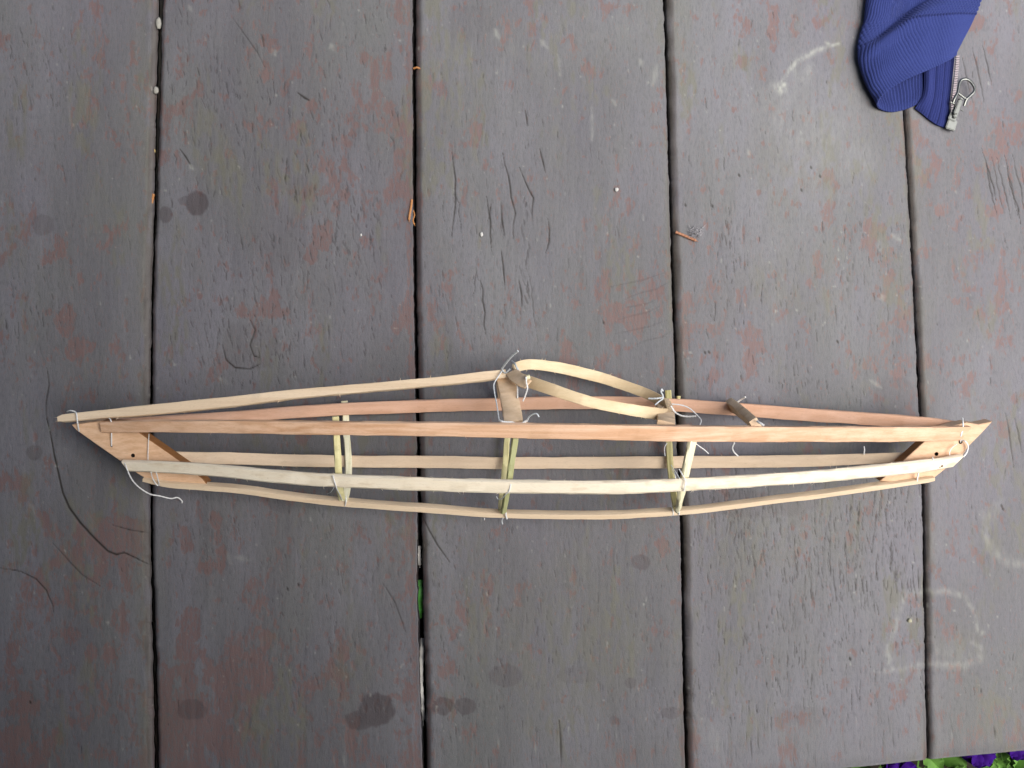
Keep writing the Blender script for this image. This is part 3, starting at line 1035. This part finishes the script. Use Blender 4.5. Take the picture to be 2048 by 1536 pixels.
# cockpit hoop: a strip of steamed wood bent into a loop
HP = [(1337, 828, 33), (1318, 828, 43), (1262, 820, 50), (1180, 803.5, 53), (1110, 781, 51.5), (1066, 766, 47), (1040, 757, 41), (1028, 747, 34), (1032, 735, 26), (1062, 729, 20), (1120, 736, 15.5), (1200, 755, 13.5), (1240, 768, 14), (1290, 786, 18), (1325, 805, 25)]
hq = catmull([tuple(P(*p)) for p in HP] + [tuple(P(*HP[0]))], 131)[:-1]
up_k = Vector((-.10, .96, -.02)).normalized()
Tt = np.roll(hq, -1, 0) - np.roll(hq, 1, 0)
Tt /= np.linalg.norm(Tt, axis=1)[:, None]
nn = np.cross(Tt, np.tile(np.array(up_k), (len(hq), 1)))
wd = np.full(len(hq), .0056) * (1 + .05 * np.sin(np.linspace(0, 20, len(hq))))
hv, hf = sweep(hq, nn, wd, np.full(len(hq), .0013), .3, .00007, closed=True, seed=9)
sp2 = []
rh = random.Random(4)
for _ in range(46):
    i = rh.randrange(len(hq))
    sgn = -1 if rh.random() < .8 else 1
    a = Vector(hq[i]) + up_k * (sgn * .0027) + Vector((0, 0, .0004))
    L = rh.uniform(.0007, .0026)
    sp2.append((a, a + Vector((rh.uniform(-.2, .9) * L, sgn * L * .7, .2 * L))))
for _ in range(16):       # splintered strip end
    a = P(1338 + rh.uniform(-4, 2), rh.uniform(800, 846), 36)
    sp2.append((a, a + Vector((rh.uniform(.0006, .0022), rh.uniform(-.0012, .0006), .0005))))
hairs(hv, hf, sp2, .00018)
hoop = mesh('cockpit_rim', hv, hf, M_HOOP, kayak)
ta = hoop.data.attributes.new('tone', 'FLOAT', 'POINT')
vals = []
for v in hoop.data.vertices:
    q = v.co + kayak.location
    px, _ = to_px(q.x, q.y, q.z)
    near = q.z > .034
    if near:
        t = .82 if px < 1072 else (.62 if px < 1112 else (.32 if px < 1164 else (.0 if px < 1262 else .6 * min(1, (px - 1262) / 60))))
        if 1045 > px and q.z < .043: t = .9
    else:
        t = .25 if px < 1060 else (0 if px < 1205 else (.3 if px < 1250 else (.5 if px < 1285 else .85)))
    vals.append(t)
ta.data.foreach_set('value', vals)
# the strip's overlapping end on the near side of the loop
stick('rim_splice', [(1024, 744, 39.5, 26), (1033, 754, 45, 27), (1046, 763, 49.5, 26), (1056, 769, 51.5, 22)], .0012, 18, M_BLOCK, kayak, n=16, seed=31)
prism('rim_peg', [(1052, 752, 53.5), (1059, 750, 53.6), (1061, 757, 53.4), (1054, 760, 53.4)], .003, NZ, [M_RIB_W], kayak, .0003)

# deck beams
stick('deck_beam', [(1026, 842, 58, 36), (1022, 815, 49, 37), (1014, 775, 40.5, 38), (1012, 760, 36.8, 37), (1011, 775, 24, 36), (1012, 795, 8, 34)], .0016, 0, M_BLOCK, kayak, n=40, seed=12, fuzz=12) if False else None
bp = catmull([tuple(P(*p)) for p in [(1027, 846, 59), (1023, 818, 50.5), (1015, 778, 41), (1011, 758, 35), (1010, 768, 24), (1012, 792, 7)]], 40)
Tb = np.gradient(bp, axis=0)
Tb /= np.linalg.norm(Tb, axis=1)[:, None]
bn = np.cross(np.tile(np.array([1.0, 0.05, 0]), (40, 1)), Tb)
v, f = sweep(bp, bn, np.full(40, .0091), np.full(40, .0026), .25, .0002, seed=14)
mesh('deck_beam', v, f, M_BLOCK, kayak)
bq = catmull([tuple(P(*p)) for p in [(1462, 809, 6), (1485, 826, 28), (1512, 850, 55)]], 30)
v, f = sweep(bq, np.tile(np.array([0.75, .35, .55]), (30, 1)), np.full(30, .0066), np.full(30, .0042), .2, .0001, seed=15)
mesh('deck_beam', v, f, M_BLOCK, kayak)
# beam end under the aft end of the cockpit rim
bq = catmull([tuple(P(*p)) for p in [(1322, 800, 8), (1330, 818, 26), (1332, 848, 56)]], 24)
v, f = sweep(bq, np.tile(np.array([0.1, .6, .5]), (24, 1)), np.full(24, .0086), np.full(24, .0028), .2, .00012, seed=16)
mesh('deck_beam', v, f, M_BLOCK, kayak)


def rib(parts):
    v, f, mi = [], [], []
    for pts, w, th, mat_i, nrm in parts:
        q = catmull([tuple(P(*p)) for p in pts], 36)
        n = len(q)
        a, b = sweep(q, np.tile(np.array(nrm), (n, 1)), np.full(n, w), np.full(n, th), .45, .00009, seed=mat_i + 20)
        k = len(v)
        v += [Vector(x) for x in a]
        f += [tuple(i + k for i in ff) for ff in b]
        mi += [mat_i] * len(b)
    return v, f, mi


RIB_M = [M_RIB_Y, M_RIB_W, M_RIB_G, M_RIB_O]
for parts in [
    [([(671, 833, 53.5), (672, 842, 53), (673, 870, 53), (675, 905, 52.5), (677, 945, 49.5), (679, 975, 43), (684, 998, 31)], .0033, .0017, 0, (.2, .1, 1)),
     ([(689, 802, 5), (691, 833, 5.5), (693, 870, 7), (696, 905, 8.5), (697, 940, 12), (694, 975, 21), (689, 1000, 29)], .0036, .0018, 1, (.25, .1, 1))],
    [([(1033, 850, 58.5), (1030, 880, 57.5), (1023, 925, 56), (1018, 962, 53), (1013, 990, 46), (1007, 1024, 30)], .0031, .0019, 2, (.35, .05, 1)),
     ([(1018, 850, 5.5), (1014, 880, 7), (1011, 925, 9), (1008, 960, 12), (1004, 990, 20), (1003, 1020, 28)], .0032, .0018, 0, (-.2, .05, 1))],
    [([(1392, 855, 57.5), (1385, 880, 57), (1375, 925, 55), (1369, 955, 52), (1362, 990, 45), (1356, 1018, 31)], .0046, .0024, 1, (.6, .1, 1)),
     ([(1336, 781, 5), (1337, 800, 5.5), (1337, 850, 6), (1338, 885, 7), (1340, 925, 9), (1344, 960, 12), (1348, 990, 20), (1353, 1016, 28)], .0034, .0022, 3, (-.3, .05, 1))],
]:
    v, f, mi = rib(parts)
    mesh('rib', v, f, RIB_M, kayak, matidx=mi)
tube('rib_stub', [(1357, 792, 5), (1357, 802, 5)], .0011, M_RIB_Y, kayak)

# lashings of white artificial sinew
TH = .00042
for pts, rad, clear in [
    ([(148, 832, 34), (150, 824, 38), (153, 828, 39.3), (155, 845, 38.8), (158, 862, 35.2)], .00050, 0),
    ([(134, 823, 36), (140, 821, 38.5), (150, 823, 39)], .00045, 0),
    ([(213, 834, 36), (220, 838, 38.3), (223, 845, 38.2)], .00040, 0),
    ([(223, 866, 35.5), (223, 878, 34.8), (223, 892, 33)], .00048, 0),
    ([(298, 868, 36), (297, 885, 34), (296, 905, 33), (296, 920, 34)], .00032, 0),
    ([(243, 922, 33), (250, 928, 36.5), (254, 938, 37.6), (257, 945, 37)], .00038, 0),
    ([(256, 944, 36), (266, 962, 32), (280, 976, 26), (300, 988, 20), (320, 992, 15), (342, 997, 9), (355, 995, 5), (364, 1002, 3), (364, 1006, 2)], .00048, 0),
    ([(302, 944, 38), (306, 958, 34), (314, 970, 31), (318, 970, 31), (316, 958, 35), (312, 944, 38)], .00042, 0),
    ([(666, 951, 55.5), (669, 962, 55.8), (674, 978, 52), (680, 990, 42), (684, 1000, 31.5)], .00042, 0),
    ([(692, 992, 30.5), (692, 1004, 29.4), (690, 1012, 27)], .00045, 0),
    ([(668, 975, 54), (662, 984, 50), (655, 988, 46)], .00024, 1),
    # around the forward beam
    ([(1004, 742, 41), (996, 754, 42), (988, 768, 43), (989, 785, 45), (993, 805, 49), (996, 825, 54), (998, 840, 58)], .00045, 1),
    ([(998, 840, 60), (1004, 843, 61.6), (1015, 844.5, 62), (1026, 844.5, 62)], .00072, 0),
    ([(1024, 845, 62), (1034, 847, 62), (1045, 846, 62), (1054, 841, 62.5)], .00075, 0),
    ([(1054, 842, 62.5), (1058, 834, 64), (1067, 828, 66), (1074, 828, 67), (1078, 834, 67)], .00052, 1),
    ([(1034, 767, 45), (1035, 780, 46), (1035, 796, 48)], .00050, 0),
    ([(1004, 737, 41), (1015, 722, 46), (1026, 710, 50), (1036, 702, 53)], .00078, 1),
    ([(1003, 736, 41), (1010, 746, 42), (1020, 738, 44)], .00050, 1),
    ([(1024, 722, 31), (1030, 728, 38), (1034, 736, 40), (1038, 742, 40)], .00070, 1),
    ([(1052, 754, 53.5), (1053, 766, 54), (1055, 776, 54), (1051, 790, 52), (1046, 802, 50)], .00055, 0),
    # aft end of the rim
    ([(1297, 797, 30), (1312, 797, 31), (1326, 795, 31)], .00062, 1),
    ([(1310, 810, 34), (1318, 803, 33), (1326, 797, 31), (1325, 789, 31), (1322, 784, 31), (1324, 778, 31), (1326, 783, 31)], .00052, 1),
    ([(1342, 812, 36), (1350, 824, 36), (1362, 831, 37), (1376, 833, 38), (1392, 832, 40)], .00060, 0),
    ([(1344, 808, 34), (1362, 810, 35), (1378, 816, 36), (1392, 828, 38), (1402, 840, 42), (1400, 850, 48)], .00045, 0),
    ([(1342, 826, 37), (1345, 834, 37), (1341, 842, 38), (1349, 850, 50)], .00080, 0),
    ([(1466, 812, 12), (1473, 806, 13), (1482, 799, 15), (1491, 794, 18)], .00062, 0),
    ([(1476, 804, 15), (1473, 810, 16), (1478, 814, 20)], .00045, 0),
    ([(1514, 842, 57), (1520, 846, 59), (1528, 851, 60)], .00080, 0),
    ([(1469, 885, 53), (1465, 895, 50), (1468, 904, 44), (1476, 912, 38)], .00050, 0),
    ([(1388, 884, 57), (1398, 892, 54), (1408, 899, 51), (1417, 907, 48)], .00036, 0),
    ([(1334, 886, 8), (1329, 896, 9), (1330, 912, 10)], .00030, 0),
    ([(1342, 930, 50), (1352, 945, 54), (1360, 958, 55)], .00026, 1),
    ([(1344, 938, 50), (1350, 950, 54), (1352, 960, 55)], .00026, 0),
    ([(1358, 938, 54), (1364, 948, 56), (1371, 962, 57), (1369, 975, 57), (1368, 982, 55)], .00045, 0),
    ([(1343, 1014, 28), (1346, 1022, 28), (1347, 1030, 26.5)], .00050, 0),
    ([(1357, 1012, 33), (1358, 1022, 29.5), (1358, 1029, 27)], .00060, 0),
    ([(1347, 1030, 27), (1342, 1032, 26), (1338, 1034, 24)], .00030, 1),
    ([(1021, 964, 58.6), (1021, 972, 59), (1018, 982, 58.5), (1012, 988, 57)], .00045, 0),
    ([(1012, 988, 56), (1004, 997, 52), (996, 998, 50), (993, 993, 50)], .00032, 1),
    ([(1012, 1022, 29.5), (1012, 1030, 29), (1014, 1038, 27)], .00055, 0),
    ([(1006, 1036, 27), (1004, 1042, 25), (1005, 1048, 23)], .00045, 1),
    ([(969, 1036, 26), (969, 1040, 25)], .00030, 0),
    # stern
    ([(1925, 836, 33), (1926, 846, 37.6), (1926, 858, 37.8), (1922, 870, 37.5), (1921, 884, 33)], .00058, 0),
    ([(1923, 880, 34), (1931, 883, 35.5), (1936, 892, 34.5), (1934, 904, 33.5), (1927, 914, 34)], .00050, 0),
    ([(1914, 888, 34.6), (1904, 896, 34), (1899, 906, 33.8), (1901, 914, 34)], .00032, 0),
    ([(1837, 945, 33), (1835, 955, 31.8), (1834, 966, 30)], .00060, 0),
    ([(1865, 914, 37), (1867, 921, 37.6)], .00036, 0),
    ([(1728, 893, 20), (1729, 899, 20.5), (1728, 909, 20)], .00040, 0),
]:
    tube('lashing', pts, rad * .72, M_SINEW_CLEAR if clear else M_SINEW, kayak, flat=.75)

# ------------------------------------------------------------------ the blue sweatshirt corner


def patch(ctrl, nu, nv):
    """ctrl[row][col] = (px, py, z) -> smooth grid (rows x cols resampled)"""
    C = np.array([[tuple(P(p[0], p[1], p[2] * .56)) for p in row] for row in ctrl])
    a = np.stack([catmull(C[i], nu) for i in range(C.shape[0])])          # along columns
    b = np.stack([catmull(a[:, j], nv) for j in range(nu)], 1)            # along rows
    return b


def grid_normals(g):
    du, dv = np.gradient(g, axis=1), np.gradient(g, axis=0)
    n = np.cross(du, dv)
    return n / np.maximum(np.linalg.norm(n, axis=2), 1e-12)[..., None]


def grid_mesh(name, g, mat, parent, thick=0.001, uvs=None):
    nr, nc = g.shape[:2]
    idx = np.arange(nr * nc).reshape(nr, nc)
    faces = np.stack([idx[:-1, :-1], idx[1:, :-1], idx[1:, 1:], idx[:-1, 1:]], -1).reshape(-1, 4).tolist()
    off = np.array(parent_off(parent))
    me = bpy.data.meshes.new(name)
    me.from_pydata((g.reshape(-1, 3) - off).tolist(), [], faces)
    me.polygons.foreach_set('use_smooth', [True] * len(faces))
    if uvs is not None:
        a = me.attributes.new('groove', 'FLOAT', 'POINT')
        a.data.foreach_set('value', uvs.astype(np.float32).ravel())
    me.update()
    o = link(name, me, parent, [mat])
    if thick:
        md = o.modifiers.new('cloth', 'SOLIDIFY')
        md.thickness = thick
        md.offset = 0
    return o


def cloth_mat(name, col, dark):
    m, nt, b = new_mat(name)
    n1 = noise(nt, mapped(nt, (2200, 2200, 2200)), 1.0, 3.0, .7)
    n2 = noise(nt, mapped(nt, (120, 120, 120)), 1.0, 3.0)
    c = mixc(nt, ramp(nt, n1, [(.3, 0.0), (.72, 1.0)]), tuple(x * .78 for x in col), tuple(x * 1.25 for x in col))
    c = mixc(nt, ramp(nt, n2, [(.4, 0.0), (.7, .35)]), c, tuple(x * 1.2 for x in col))
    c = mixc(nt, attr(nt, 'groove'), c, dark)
    nt.links.new(c, b.inputs['Base Color'])
    b.inputs['Roughness'].default_value = .9
    b.inputs['Specular IOR Level'].default_value = .1
    b.inputs['Sheen Weight'].default_value = .12
    b.inputs['Sheen Roughness'].default_value = .5
    b.inputs['Sheen Tint'].default_value = (.6, .65, 1, 1)
    bump(nt, b, n1, .0003, .8)
    return m


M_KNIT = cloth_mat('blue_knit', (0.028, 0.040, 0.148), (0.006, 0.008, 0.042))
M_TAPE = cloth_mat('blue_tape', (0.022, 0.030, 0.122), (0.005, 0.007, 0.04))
s0 = P(1830, 60, 0)
shirt = thing('sweatshirt', (s0.x, s0.y, 0), 'corner of a blue ribbed knit sweatshirt with an open metal zipper', 'sweatshirt')
rowsC = [
    [(1909, 111, 4), (1889, 124, 9), (1852, 142, 14), (1817, 157, 16), (1787, 173, 16), (1766, 190, 14), (1758, 205, 9), (1764, 217, 4.5), (1783, 223, 2.6), (1808, 219, 2.4), (1830, 210, 3.0), (1846, 200, 3.4)],
    [(1925, 80, 4), (1900, 88, 11), (1850, 104, 17), (1808, 120, 19), (1772, 141, 18.5), (1747, 163, 14), (1738, 176, 8), (1748, 186, 3), (1790, 188, 2.0), (1818, 178, 2.0), (1836, 172, 2.2), (1850, 166, 2.6)],
    [(1942, 48, 4), (1906, 46, 12), (1853, 57, 17.5), (1802, 83, 18), (1760, 110, 16.5), (1732, 127, 11.5), (1722, 136, 6), (1732, 142, 1.8), (1780, 138, 1.6), (1815, 130, 1.6), (1832, 126, 1.6), (1850, 122, 1.6)],
    [(1956, 15, 4), (1906, 10, 13), (1846, 28, 19), (1791, 62, 19.5), (1750, 92, 17.5), (1726, 106, 11.5), (1717, 111, 6), (1726, 115, 1.8), (1770, 108, 1.6), (1800, 100, 1.6), (1830, 96, 1.6), (1850, 92, 1.6)],
    [(1962, -4, 4), (1915, -12, 12), (1852, 10, 11), (1797, 44, 8.0), (1760, 68, 9), (1734, 72, 9), (1722, 72, 5.5), (1730, 72, 1.8), (1770, 70, 1.6), (1800, 65, 1.6), (1830, 60, 1.6), (1850, 60, 1.6)],
    [(1975, -45, 4), (1930, -60, 11), (1860, -8, 3.5), (1808, 12, 5), (1774, 22, 12), (1746, 18, 11.5), (1733, 12, 5.5), (1742, 10, 1.8), (1780, 10, 1.6), (1810, 10, 1.6), (1830, 10, 1.6), (1850, 10, 1.6)],
    [(1992, -130, 4), (1945, -140, 12), (1880, -130, 6), (1830, -125, 10), (1790, -115, 13), (1765, -115, 12), (1752, -115, 5.5), (1758, -110, 1.8), (1790, -110, 1.6), (1820, -110, 1.6), (1840, -110, 1.6), (1860, -110, 1.6)],
]
NU, NV = 520, 300
g = patch(rowsC, NU, NV)
nrm = grid_normals(g)
# which way is out: towards +z on the upper layer
if nrm[NV // 2, 60, 2] < 0:
    nrm = -nrm
# arc length along the hem drives the ribs
hem = np.concatenate([[0], np.cumsum(np.linalg.norm(np.diff(g[NV // 6], axis=0), axis=1))])
vrow = np.linalg.norm(np.diff(g[:, 150], axis=0), axis=1)
vv = np.concatenate([[0], np.cumsum(vrow)])          # distance from the hem edge up
U = np.tile(hem, (NV, 1))
V_ = np.tile(vv[:, None], (1, NU))
seam_v = vv[int(NV * .36)]
seam_v2 = vv[int(NV * .50)]
in_hem = 1 - smooth(V_, seam_v - .001, seam_v + .001)
in_seam = smooth(V_, seam_v - .001, seam_v) * (1 - smooth(V_, seam_v2, seam_v2 + .001))
wobU = U + .00012 * np.sin(V_ * 700 + U * 200) + .0004 * np.interp(U.ravel(), np.linspace(0, .2, 30), rng.randn(30)).reshape(U.shape)
Uf = U[0, int(NU * 6 / 11)]
wobU = wobU - .48 * V_ * (1 - smooth(U, Uf * .8, Uf * 1.05))
per = .00190
rib_s = np.cos(2 * np.pi * wobU / per)
fine_s = np.cos(2 * np.pi * wobU / (per * .62))
amp = np.clip(.65 + .6 * np.interp(U.ravel(), np.linspace(0, .2, 40), rng.rand(40)).reshape(U.shape), .5, 1.2) * smooth(U, .004, .02)
st = np.sin(2 * np.pi * U / .0017) * np.sin(2 * np.pi * V_ / .0030)
disp = in_hem * .00016 * rib_s * amp + in_seam * (.0003 + .00026 * st) + (1 - in_hem) * (1 - in_seam) * .00018 * fine_s
edge_roll = np.exp(-(V_ / .0022)**2) * .0008
disp += edge_roll
g2 = g + nrm * disp[..., None]
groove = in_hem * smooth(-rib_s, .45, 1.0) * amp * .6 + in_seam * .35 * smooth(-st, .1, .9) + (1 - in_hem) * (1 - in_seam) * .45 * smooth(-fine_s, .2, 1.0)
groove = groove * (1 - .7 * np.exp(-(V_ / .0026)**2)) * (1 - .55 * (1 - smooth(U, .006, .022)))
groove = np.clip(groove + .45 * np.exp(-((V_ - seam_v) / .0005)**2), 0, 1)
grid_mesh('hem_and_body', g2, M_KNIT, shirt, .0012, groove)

# zipper placket lying on the deck
rowsP = [
    [(1846, 110, 4), (1858, 106, 4.5), (1868, 104, 4.2), (1882, 102, 4), (1896, 104, 3.4), (1909, 110, 3.0)],
    [(1849, 150, 4.5), (1858, 148, 7.0), (1867, 150, 4.6), (1882, 150, 4.2), (1894, 152, 3.2), (1904, 155, 2.6)],
    [(1846, 190, 4.2), (1855, 188, 6.6), (1865, 192, 4.4), (1880, 196, 4.2), (1891, 200, 3.0), (1899, 202, 2.4)],
    [(1832, 214, 2.4), (1846, 214, 4.4), (1861, 222, 3.6), (1876, 230, 3.6), (1887, 236, 2.6), (1896, 240, 2.0)],
    [(1830, 217, 1.2), (1842, 226, 1.8), (1856, 238, 2.2), (1872, 249, 2.6), (1884, 254, 2.0), (1893, 257, 1.6)],
]
gp = patch(rowsP, 150, 170)
npm = grid_normals(gp)
if npm[80, 70, 2] < 0:
    npm = -npm
uu = np.tile(np.linspace(0, 1, 150), (170, 1))
vv2 = np.tile(np.linspace(0, 1, 170)[:, None], (1, 150))
st1 = np.exp(-((uu - .42) / .02)**2) + np.exp(-((uu - .70) / .022)**2)
wv = np.cos(2 * np.pi * uu * 14)
gp2 = gp + npm * (-.0006 * st1 + .00008 * wv)[..., None]
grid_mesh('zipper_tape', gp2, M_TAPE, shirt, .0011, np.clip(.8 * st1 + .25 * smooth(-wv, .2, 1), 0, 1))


def boxes(name, items, mat, parent, bev=.00012):
    """items = (centre, x-axis, half sizes)"""
    bm = bmesh.new()
    off = parent_off(parent)
    for c, ax, hs in items:
        ax = Vector(ax).normalized()
        zz = Vector((0, 0, 1)) - ax * ax.z
        zz.normalize()
        yy = zz.cross(ax)
        r_ = bmesh.ops.create_cube(bm, size=2)
        for v in r_['verts']:
            v.co = Vector(c) + ax * v.co.x * hs[0] + yy * v.co.y * hs[1] + zz * v.co.z * hs[2] - off
    bmesh.ops.bevel(bm, geom=list(bm.edges), offset=bev, segments=2, affect='EDGES')
    me = bpy.data.meshes.new(name)
    bm.to_mesh(me)
    bm.free()
    return link(name, me, parent, [mat])


zl = catmull([tuple(P(*p)) for p in [(1912, 114, 4.2), (1909, 150, 4.0), (1905, 185, 3.8), (1902, 212, 3.4), (1901, 238, 2.8)]], 27)
items = []
for i in range(27):
    items.append((zl[i] + np.array([0.0006, 0, .0004]), (1, .25, 0), (.0010, .00034, .0007)))
boxes('zipper_teeth', items, M_TEETH, shirt)
# stop box at the bottom, slider body and pull
stop = boxes('zipper_stop', [(P(1902, 250, 2.6), P(1894, 239, 0) - P(1888, 258, 0), (.0029, .0026, .0011))], M_STEEL, shirt, .0004)
axs = P(1924, 196, 0) - P(1910, 232, 0)
boxes('zipper_slider', [(P(1907, 228, 3.2), axs, (.0042, .0021, .0012)), (P(1915, 215, 5.6), axs, (.0042, .0011, .0010)), (P(1909, 233, 4.5), axs, (.0010, .0010, .0014)), (P(1921, 199, 4.6), axs, (.0008, .0009, .0014)), (P(1924, 221, 3.6), (1, -.6, 0), (.0012, .0003, .0004))], M_STEEL, shirt, .0004)
pull = tube('zipper_pull', [(1906, 206, 4.5), (1909, 198, 5), (1916, 184, 5.0), (1918, 172, 5), (1922, 161, 5), (1932, 158, 5.0), (1942, 164, 5), (1949, 176, 5), (1948, 184, 5), (1940, 192, 5), (1933, 199, 5), (1928, 212, 4.2)], .00080, M_STEEL, shirt, n=70, sides=9, flat=.7, lump=.02)
tube('pull_crossbar', [(1917, 187, 5), (1926, 194, 5), (1932, 198, 5)], .0006, M_STEEL, pull)
tube('pull_hinge', [(1901, 205, 4.2), (1908, 208, 4.6), (1912, 213, 4.2)], .0006, M_STEEL, pull)

# ------------------------------------------------------------------ litter on and between the planks


def litter(name, pts, rad, mat, label, cat, group=None, flat=1.0, frac=.3):
    o = tube(name, pts, rad, mat, None, flat=flat, frac=frac)
    recenter(o)
    return tag(o, label, cat, group)


litter('twig', [(1351, 464, 1.2), (1368, 471, 1.0), (1382, 477, 1.0), (1396, 483, 1.2)], .00075, M_TWIG, 'short red brown twig lying across the gap above the kayak', 'twig')
litter('pine_needle', [(824, 399, .3), (822, 415, .8), (819, 432, 1), (818, 444, 1)], .00065, M_NEEDLE, 'bright orange needle along the left edge of the central gap, longest', 'pine needle', 'orange needles caught in the gaps', .6)
litter('pine_needle', [(826, 420, -1), (829, 430, -1), (826, 441, 0), (830, 452, -1)], .00040, M_NEEDLE, 'thin curled orange needle right beside the longest orange needle', 'pine needle', 'orange needles caught in the gaps')
litter('pine_needle', [(827, 137, .2), (834, 135, .8), (841, 138, .2)], .00055, M_NEEDLE, 'tiny orange needle near the top of the central gap', 'pine needle', 'orange needles caught in the gaps')
litter('pine_needle', [(307, 388, -2), (304, 405, -2), (302, 430, -3)], .0008, M_NEEDLE, 'orange needle standing in the leftmost gap', 'pine needle', 'orange needles caught in the gaps')
litter('pine_needle', [(306, 296, -3), (309, 302, -2.5), (305, 308, -3)], .0006, simple('straw', (.45, .33, .12), .6), 'straw coloured curl in the leftmost gap above the standing needle', 'pine needle', 'orange needles caught in the gaps')
litter('wood_sliver', [(846, 1276, -7), (843, 1320, -6), (842, 1360, -6), (844, 1400, -6), (847, 1452, -8)], .0012, M_SPLINT, 'long pale wood sliver wedged low in the central gap', 'wood sliver', 'pale slivers in the central gap', .5, .15)
litter('wood_sliver', [(838, 1092, -7), (838, 1110, -6), (840, 1136, -7)], .0011, M_SPLINT, 'short pale wood sliver in the central gap just below the kayak', 'wood sliver', 'pale slivers in the central gap', .5, .2)
litter('grass_blade', [(839, 1160, -9), (840, 1190, -7), (842, 1236, -9)], .0017, simple('fresh_green', (.10, .42, .06), .5, var=.3), 'green blade added in the central gap in place of the lit grass below', 'leaf', None, .4, .4)  # blade added high in the gap, as grass under the deck would stay dark


def pebble(px, py, z, rx, ry, mat, label, cat, group=None, name='pebble', seed=1):
    r = random.Random(seed)
    bm = bmesh.new()
    bmesh.ops.create_icosphere(bm, subdivisions=2, radius=1)
    c = P(px, py, z)
    for v in bm.verts:
        k = 1 + r.uniform(-.18, .18)
        v.co = Vector((v.co.x * rx * k, v.co.y * ry * k, v.co.z * min(rx, ry) * .8 * k))
    for f in bm.faces:
        f.smooth = True
    me = bpy.data.meshes.new(name)
    bm.to_mesh(me)
    bm.free()
    o = link(name, me, None, [mat])
    o.location = c
    return tag(o, label, cat, group)


pebble(317, 46, -.5, .0015, .0036, M_PEBBLE, 'oval pale pebble stuck in the leftmost gap near the top', 'pebble', 'pale pebbles in the leftmost gap', seed=2)
pebble(312, 181, -.5, .0014, .0021, M_PEBBLE, 'small round pale pebble in the leftmost gap, below the oval one', 'pebble', 'pale pebbles in the leftmost gap', seed=3)
pebble(1233, 379, .5, .0011, .0012, M_CRUMB, 'white crumb near the right edge of the third plank', 'crumb', 'white crumbs on the planks', 'crumb', 4)
pebble(963, 469, .4, .0009, .0013, M_CRUMB, 'white crumb among the long cracks above the cockpit rim', 'crumb', 'white crumbs on the planks', 'crumb', 5)
pebble(1819, 1241, .4, .0012, .0012, simple('cream_crumb', (.40, .38, .27), .9), 'cream crumb inside the chalk outline at lower right', 'crumb', 'white crumbs on the planks', 'crumb', 6)
pebble(722, 470, .3, .0006, .0009, M_CRUMB, 'tiny white crumb on the second plank left of the orange needle', 'crumb', 'white crumbs on the planks', 'crumb', 7)
pebble(1657, 87, .4, .0011, .0013, M_CRUMB, 'white crumb at the end of the scrape beside the sweatshirt', 'crumb', 'white crumbs on the planks', 'crumb', 8) if False else None
lv, lf = [], []
rl_ = random.Random(3)
for _ in range(90):
    a = P(1392 + rl_.gauss(0, 6), 466 + rl_.gauss(0, 5), rl_.uniform(.2, 2))
    lf0 = len(lv)
    hairs(lv, lf, [(a, a + Vector((rl_.uniform(-1, 1), rl_.uniform(-1, 1), rl_.uniform(-.2, .4))) * .003)], .00022)
lo = mesh('lint', lv, lf, M_LINT)
recenter(lo)
tag(lo, 'tuft of grey lint at the end of the red brown twig', 'lint')

# ------------------------------------------------------------------ unseen slab added above the deck to darken its left and near end
SHADE_SLAB = True
if SHADE_SLAB:
    rv = []
    ex = Vector((math.cos(R(40)), math.sin(R(40)), 0))
    ey = Vector((-ex.y, ex.x, 0))
    ed, HH = .11, .85
    bm = bmesh.new()
    vs = []
    for z in (HH, HH + .05):
        for u, w in ((ed, -3), (ed, 3), (ed - 4, 3), (ed - 4, -3)):
            p = ex * u + ey * w
            vs.append(bm.verts.new((p.x, p.y, z)))
    for q in ((0, 1, 2, 3), (7, 6, 5, 4), (0, 4, 5, 1), (1, 5, 6, 2), (2, 6, 7, 3), (3, 7, 4, 0)):
        bm.faces.new([vs[i] for i in q])
    bmesh.ops.recalc_face_normals(bm, faces=bm.faces)
    me = bpy.data.meshes.new('shade_slab')
    bm.to_mesh(me)
    bm.free()
    tag(link('shade_slab', me, None, [M_SHADE_SLAB]), 'dark unseen slab added over the deck to shade its left side', 'shade_slab', kind='structure')

# ------------------------------------------------------------------ light
SUN_EL, SUN_AZ = R(62), R(110)          # azimuth clockwise from +Y
w = bpy.data.worlds.new('World')
S.world = w
w.use_nodes = True
nt = w.node_tree
bg = nt.nodes['Background']
sky = nt.nodes.new('ShaderNodeTexSky')
sky.sky_type = 'NISHITA'
sky.sun_disc = False
sky.sun_elevation = SUN_EL
sky.sun_rotation = SUN_AZ
sky.air_density = 1.0
sky.dust_density = 4.0
sky.ozone_density = 1.0
nt.links.new(sky.outputs[0], bg.inputs[0])
bg.inputs[1].default_value = 0.05
sun = bpy.data.lights.new('sun', 'SUN')
sun.energy = 1.5
sun.angle = R(48)
sun.color = (1.0, .985, .96)
so = bpy.data.objects.new('sun', sun)
COL.objects.link(so)
sd = Vector((math.sin(SUN_AZ) * math.cos(SUN_EL), math.cos(SUN_AZ) * math.cos(SUN_EL), math.sin(SUN_EL)))
so.rotation_euler = sd.to_track_quat('Z', 'Y').to_euler()
so.location = sd * 5

vs_ = S.view_settings
S.display_settings.display_device = 'sRGB'
vs_.view_transform = 'Standard'
vs_.look = 'None'
vs_.exposure = 1.70
vs_.gamma = 1.0
vs_.use_curve_mapping = False
S.render.engine = 'CYCLES'
S.cycles.max_bounces = 6
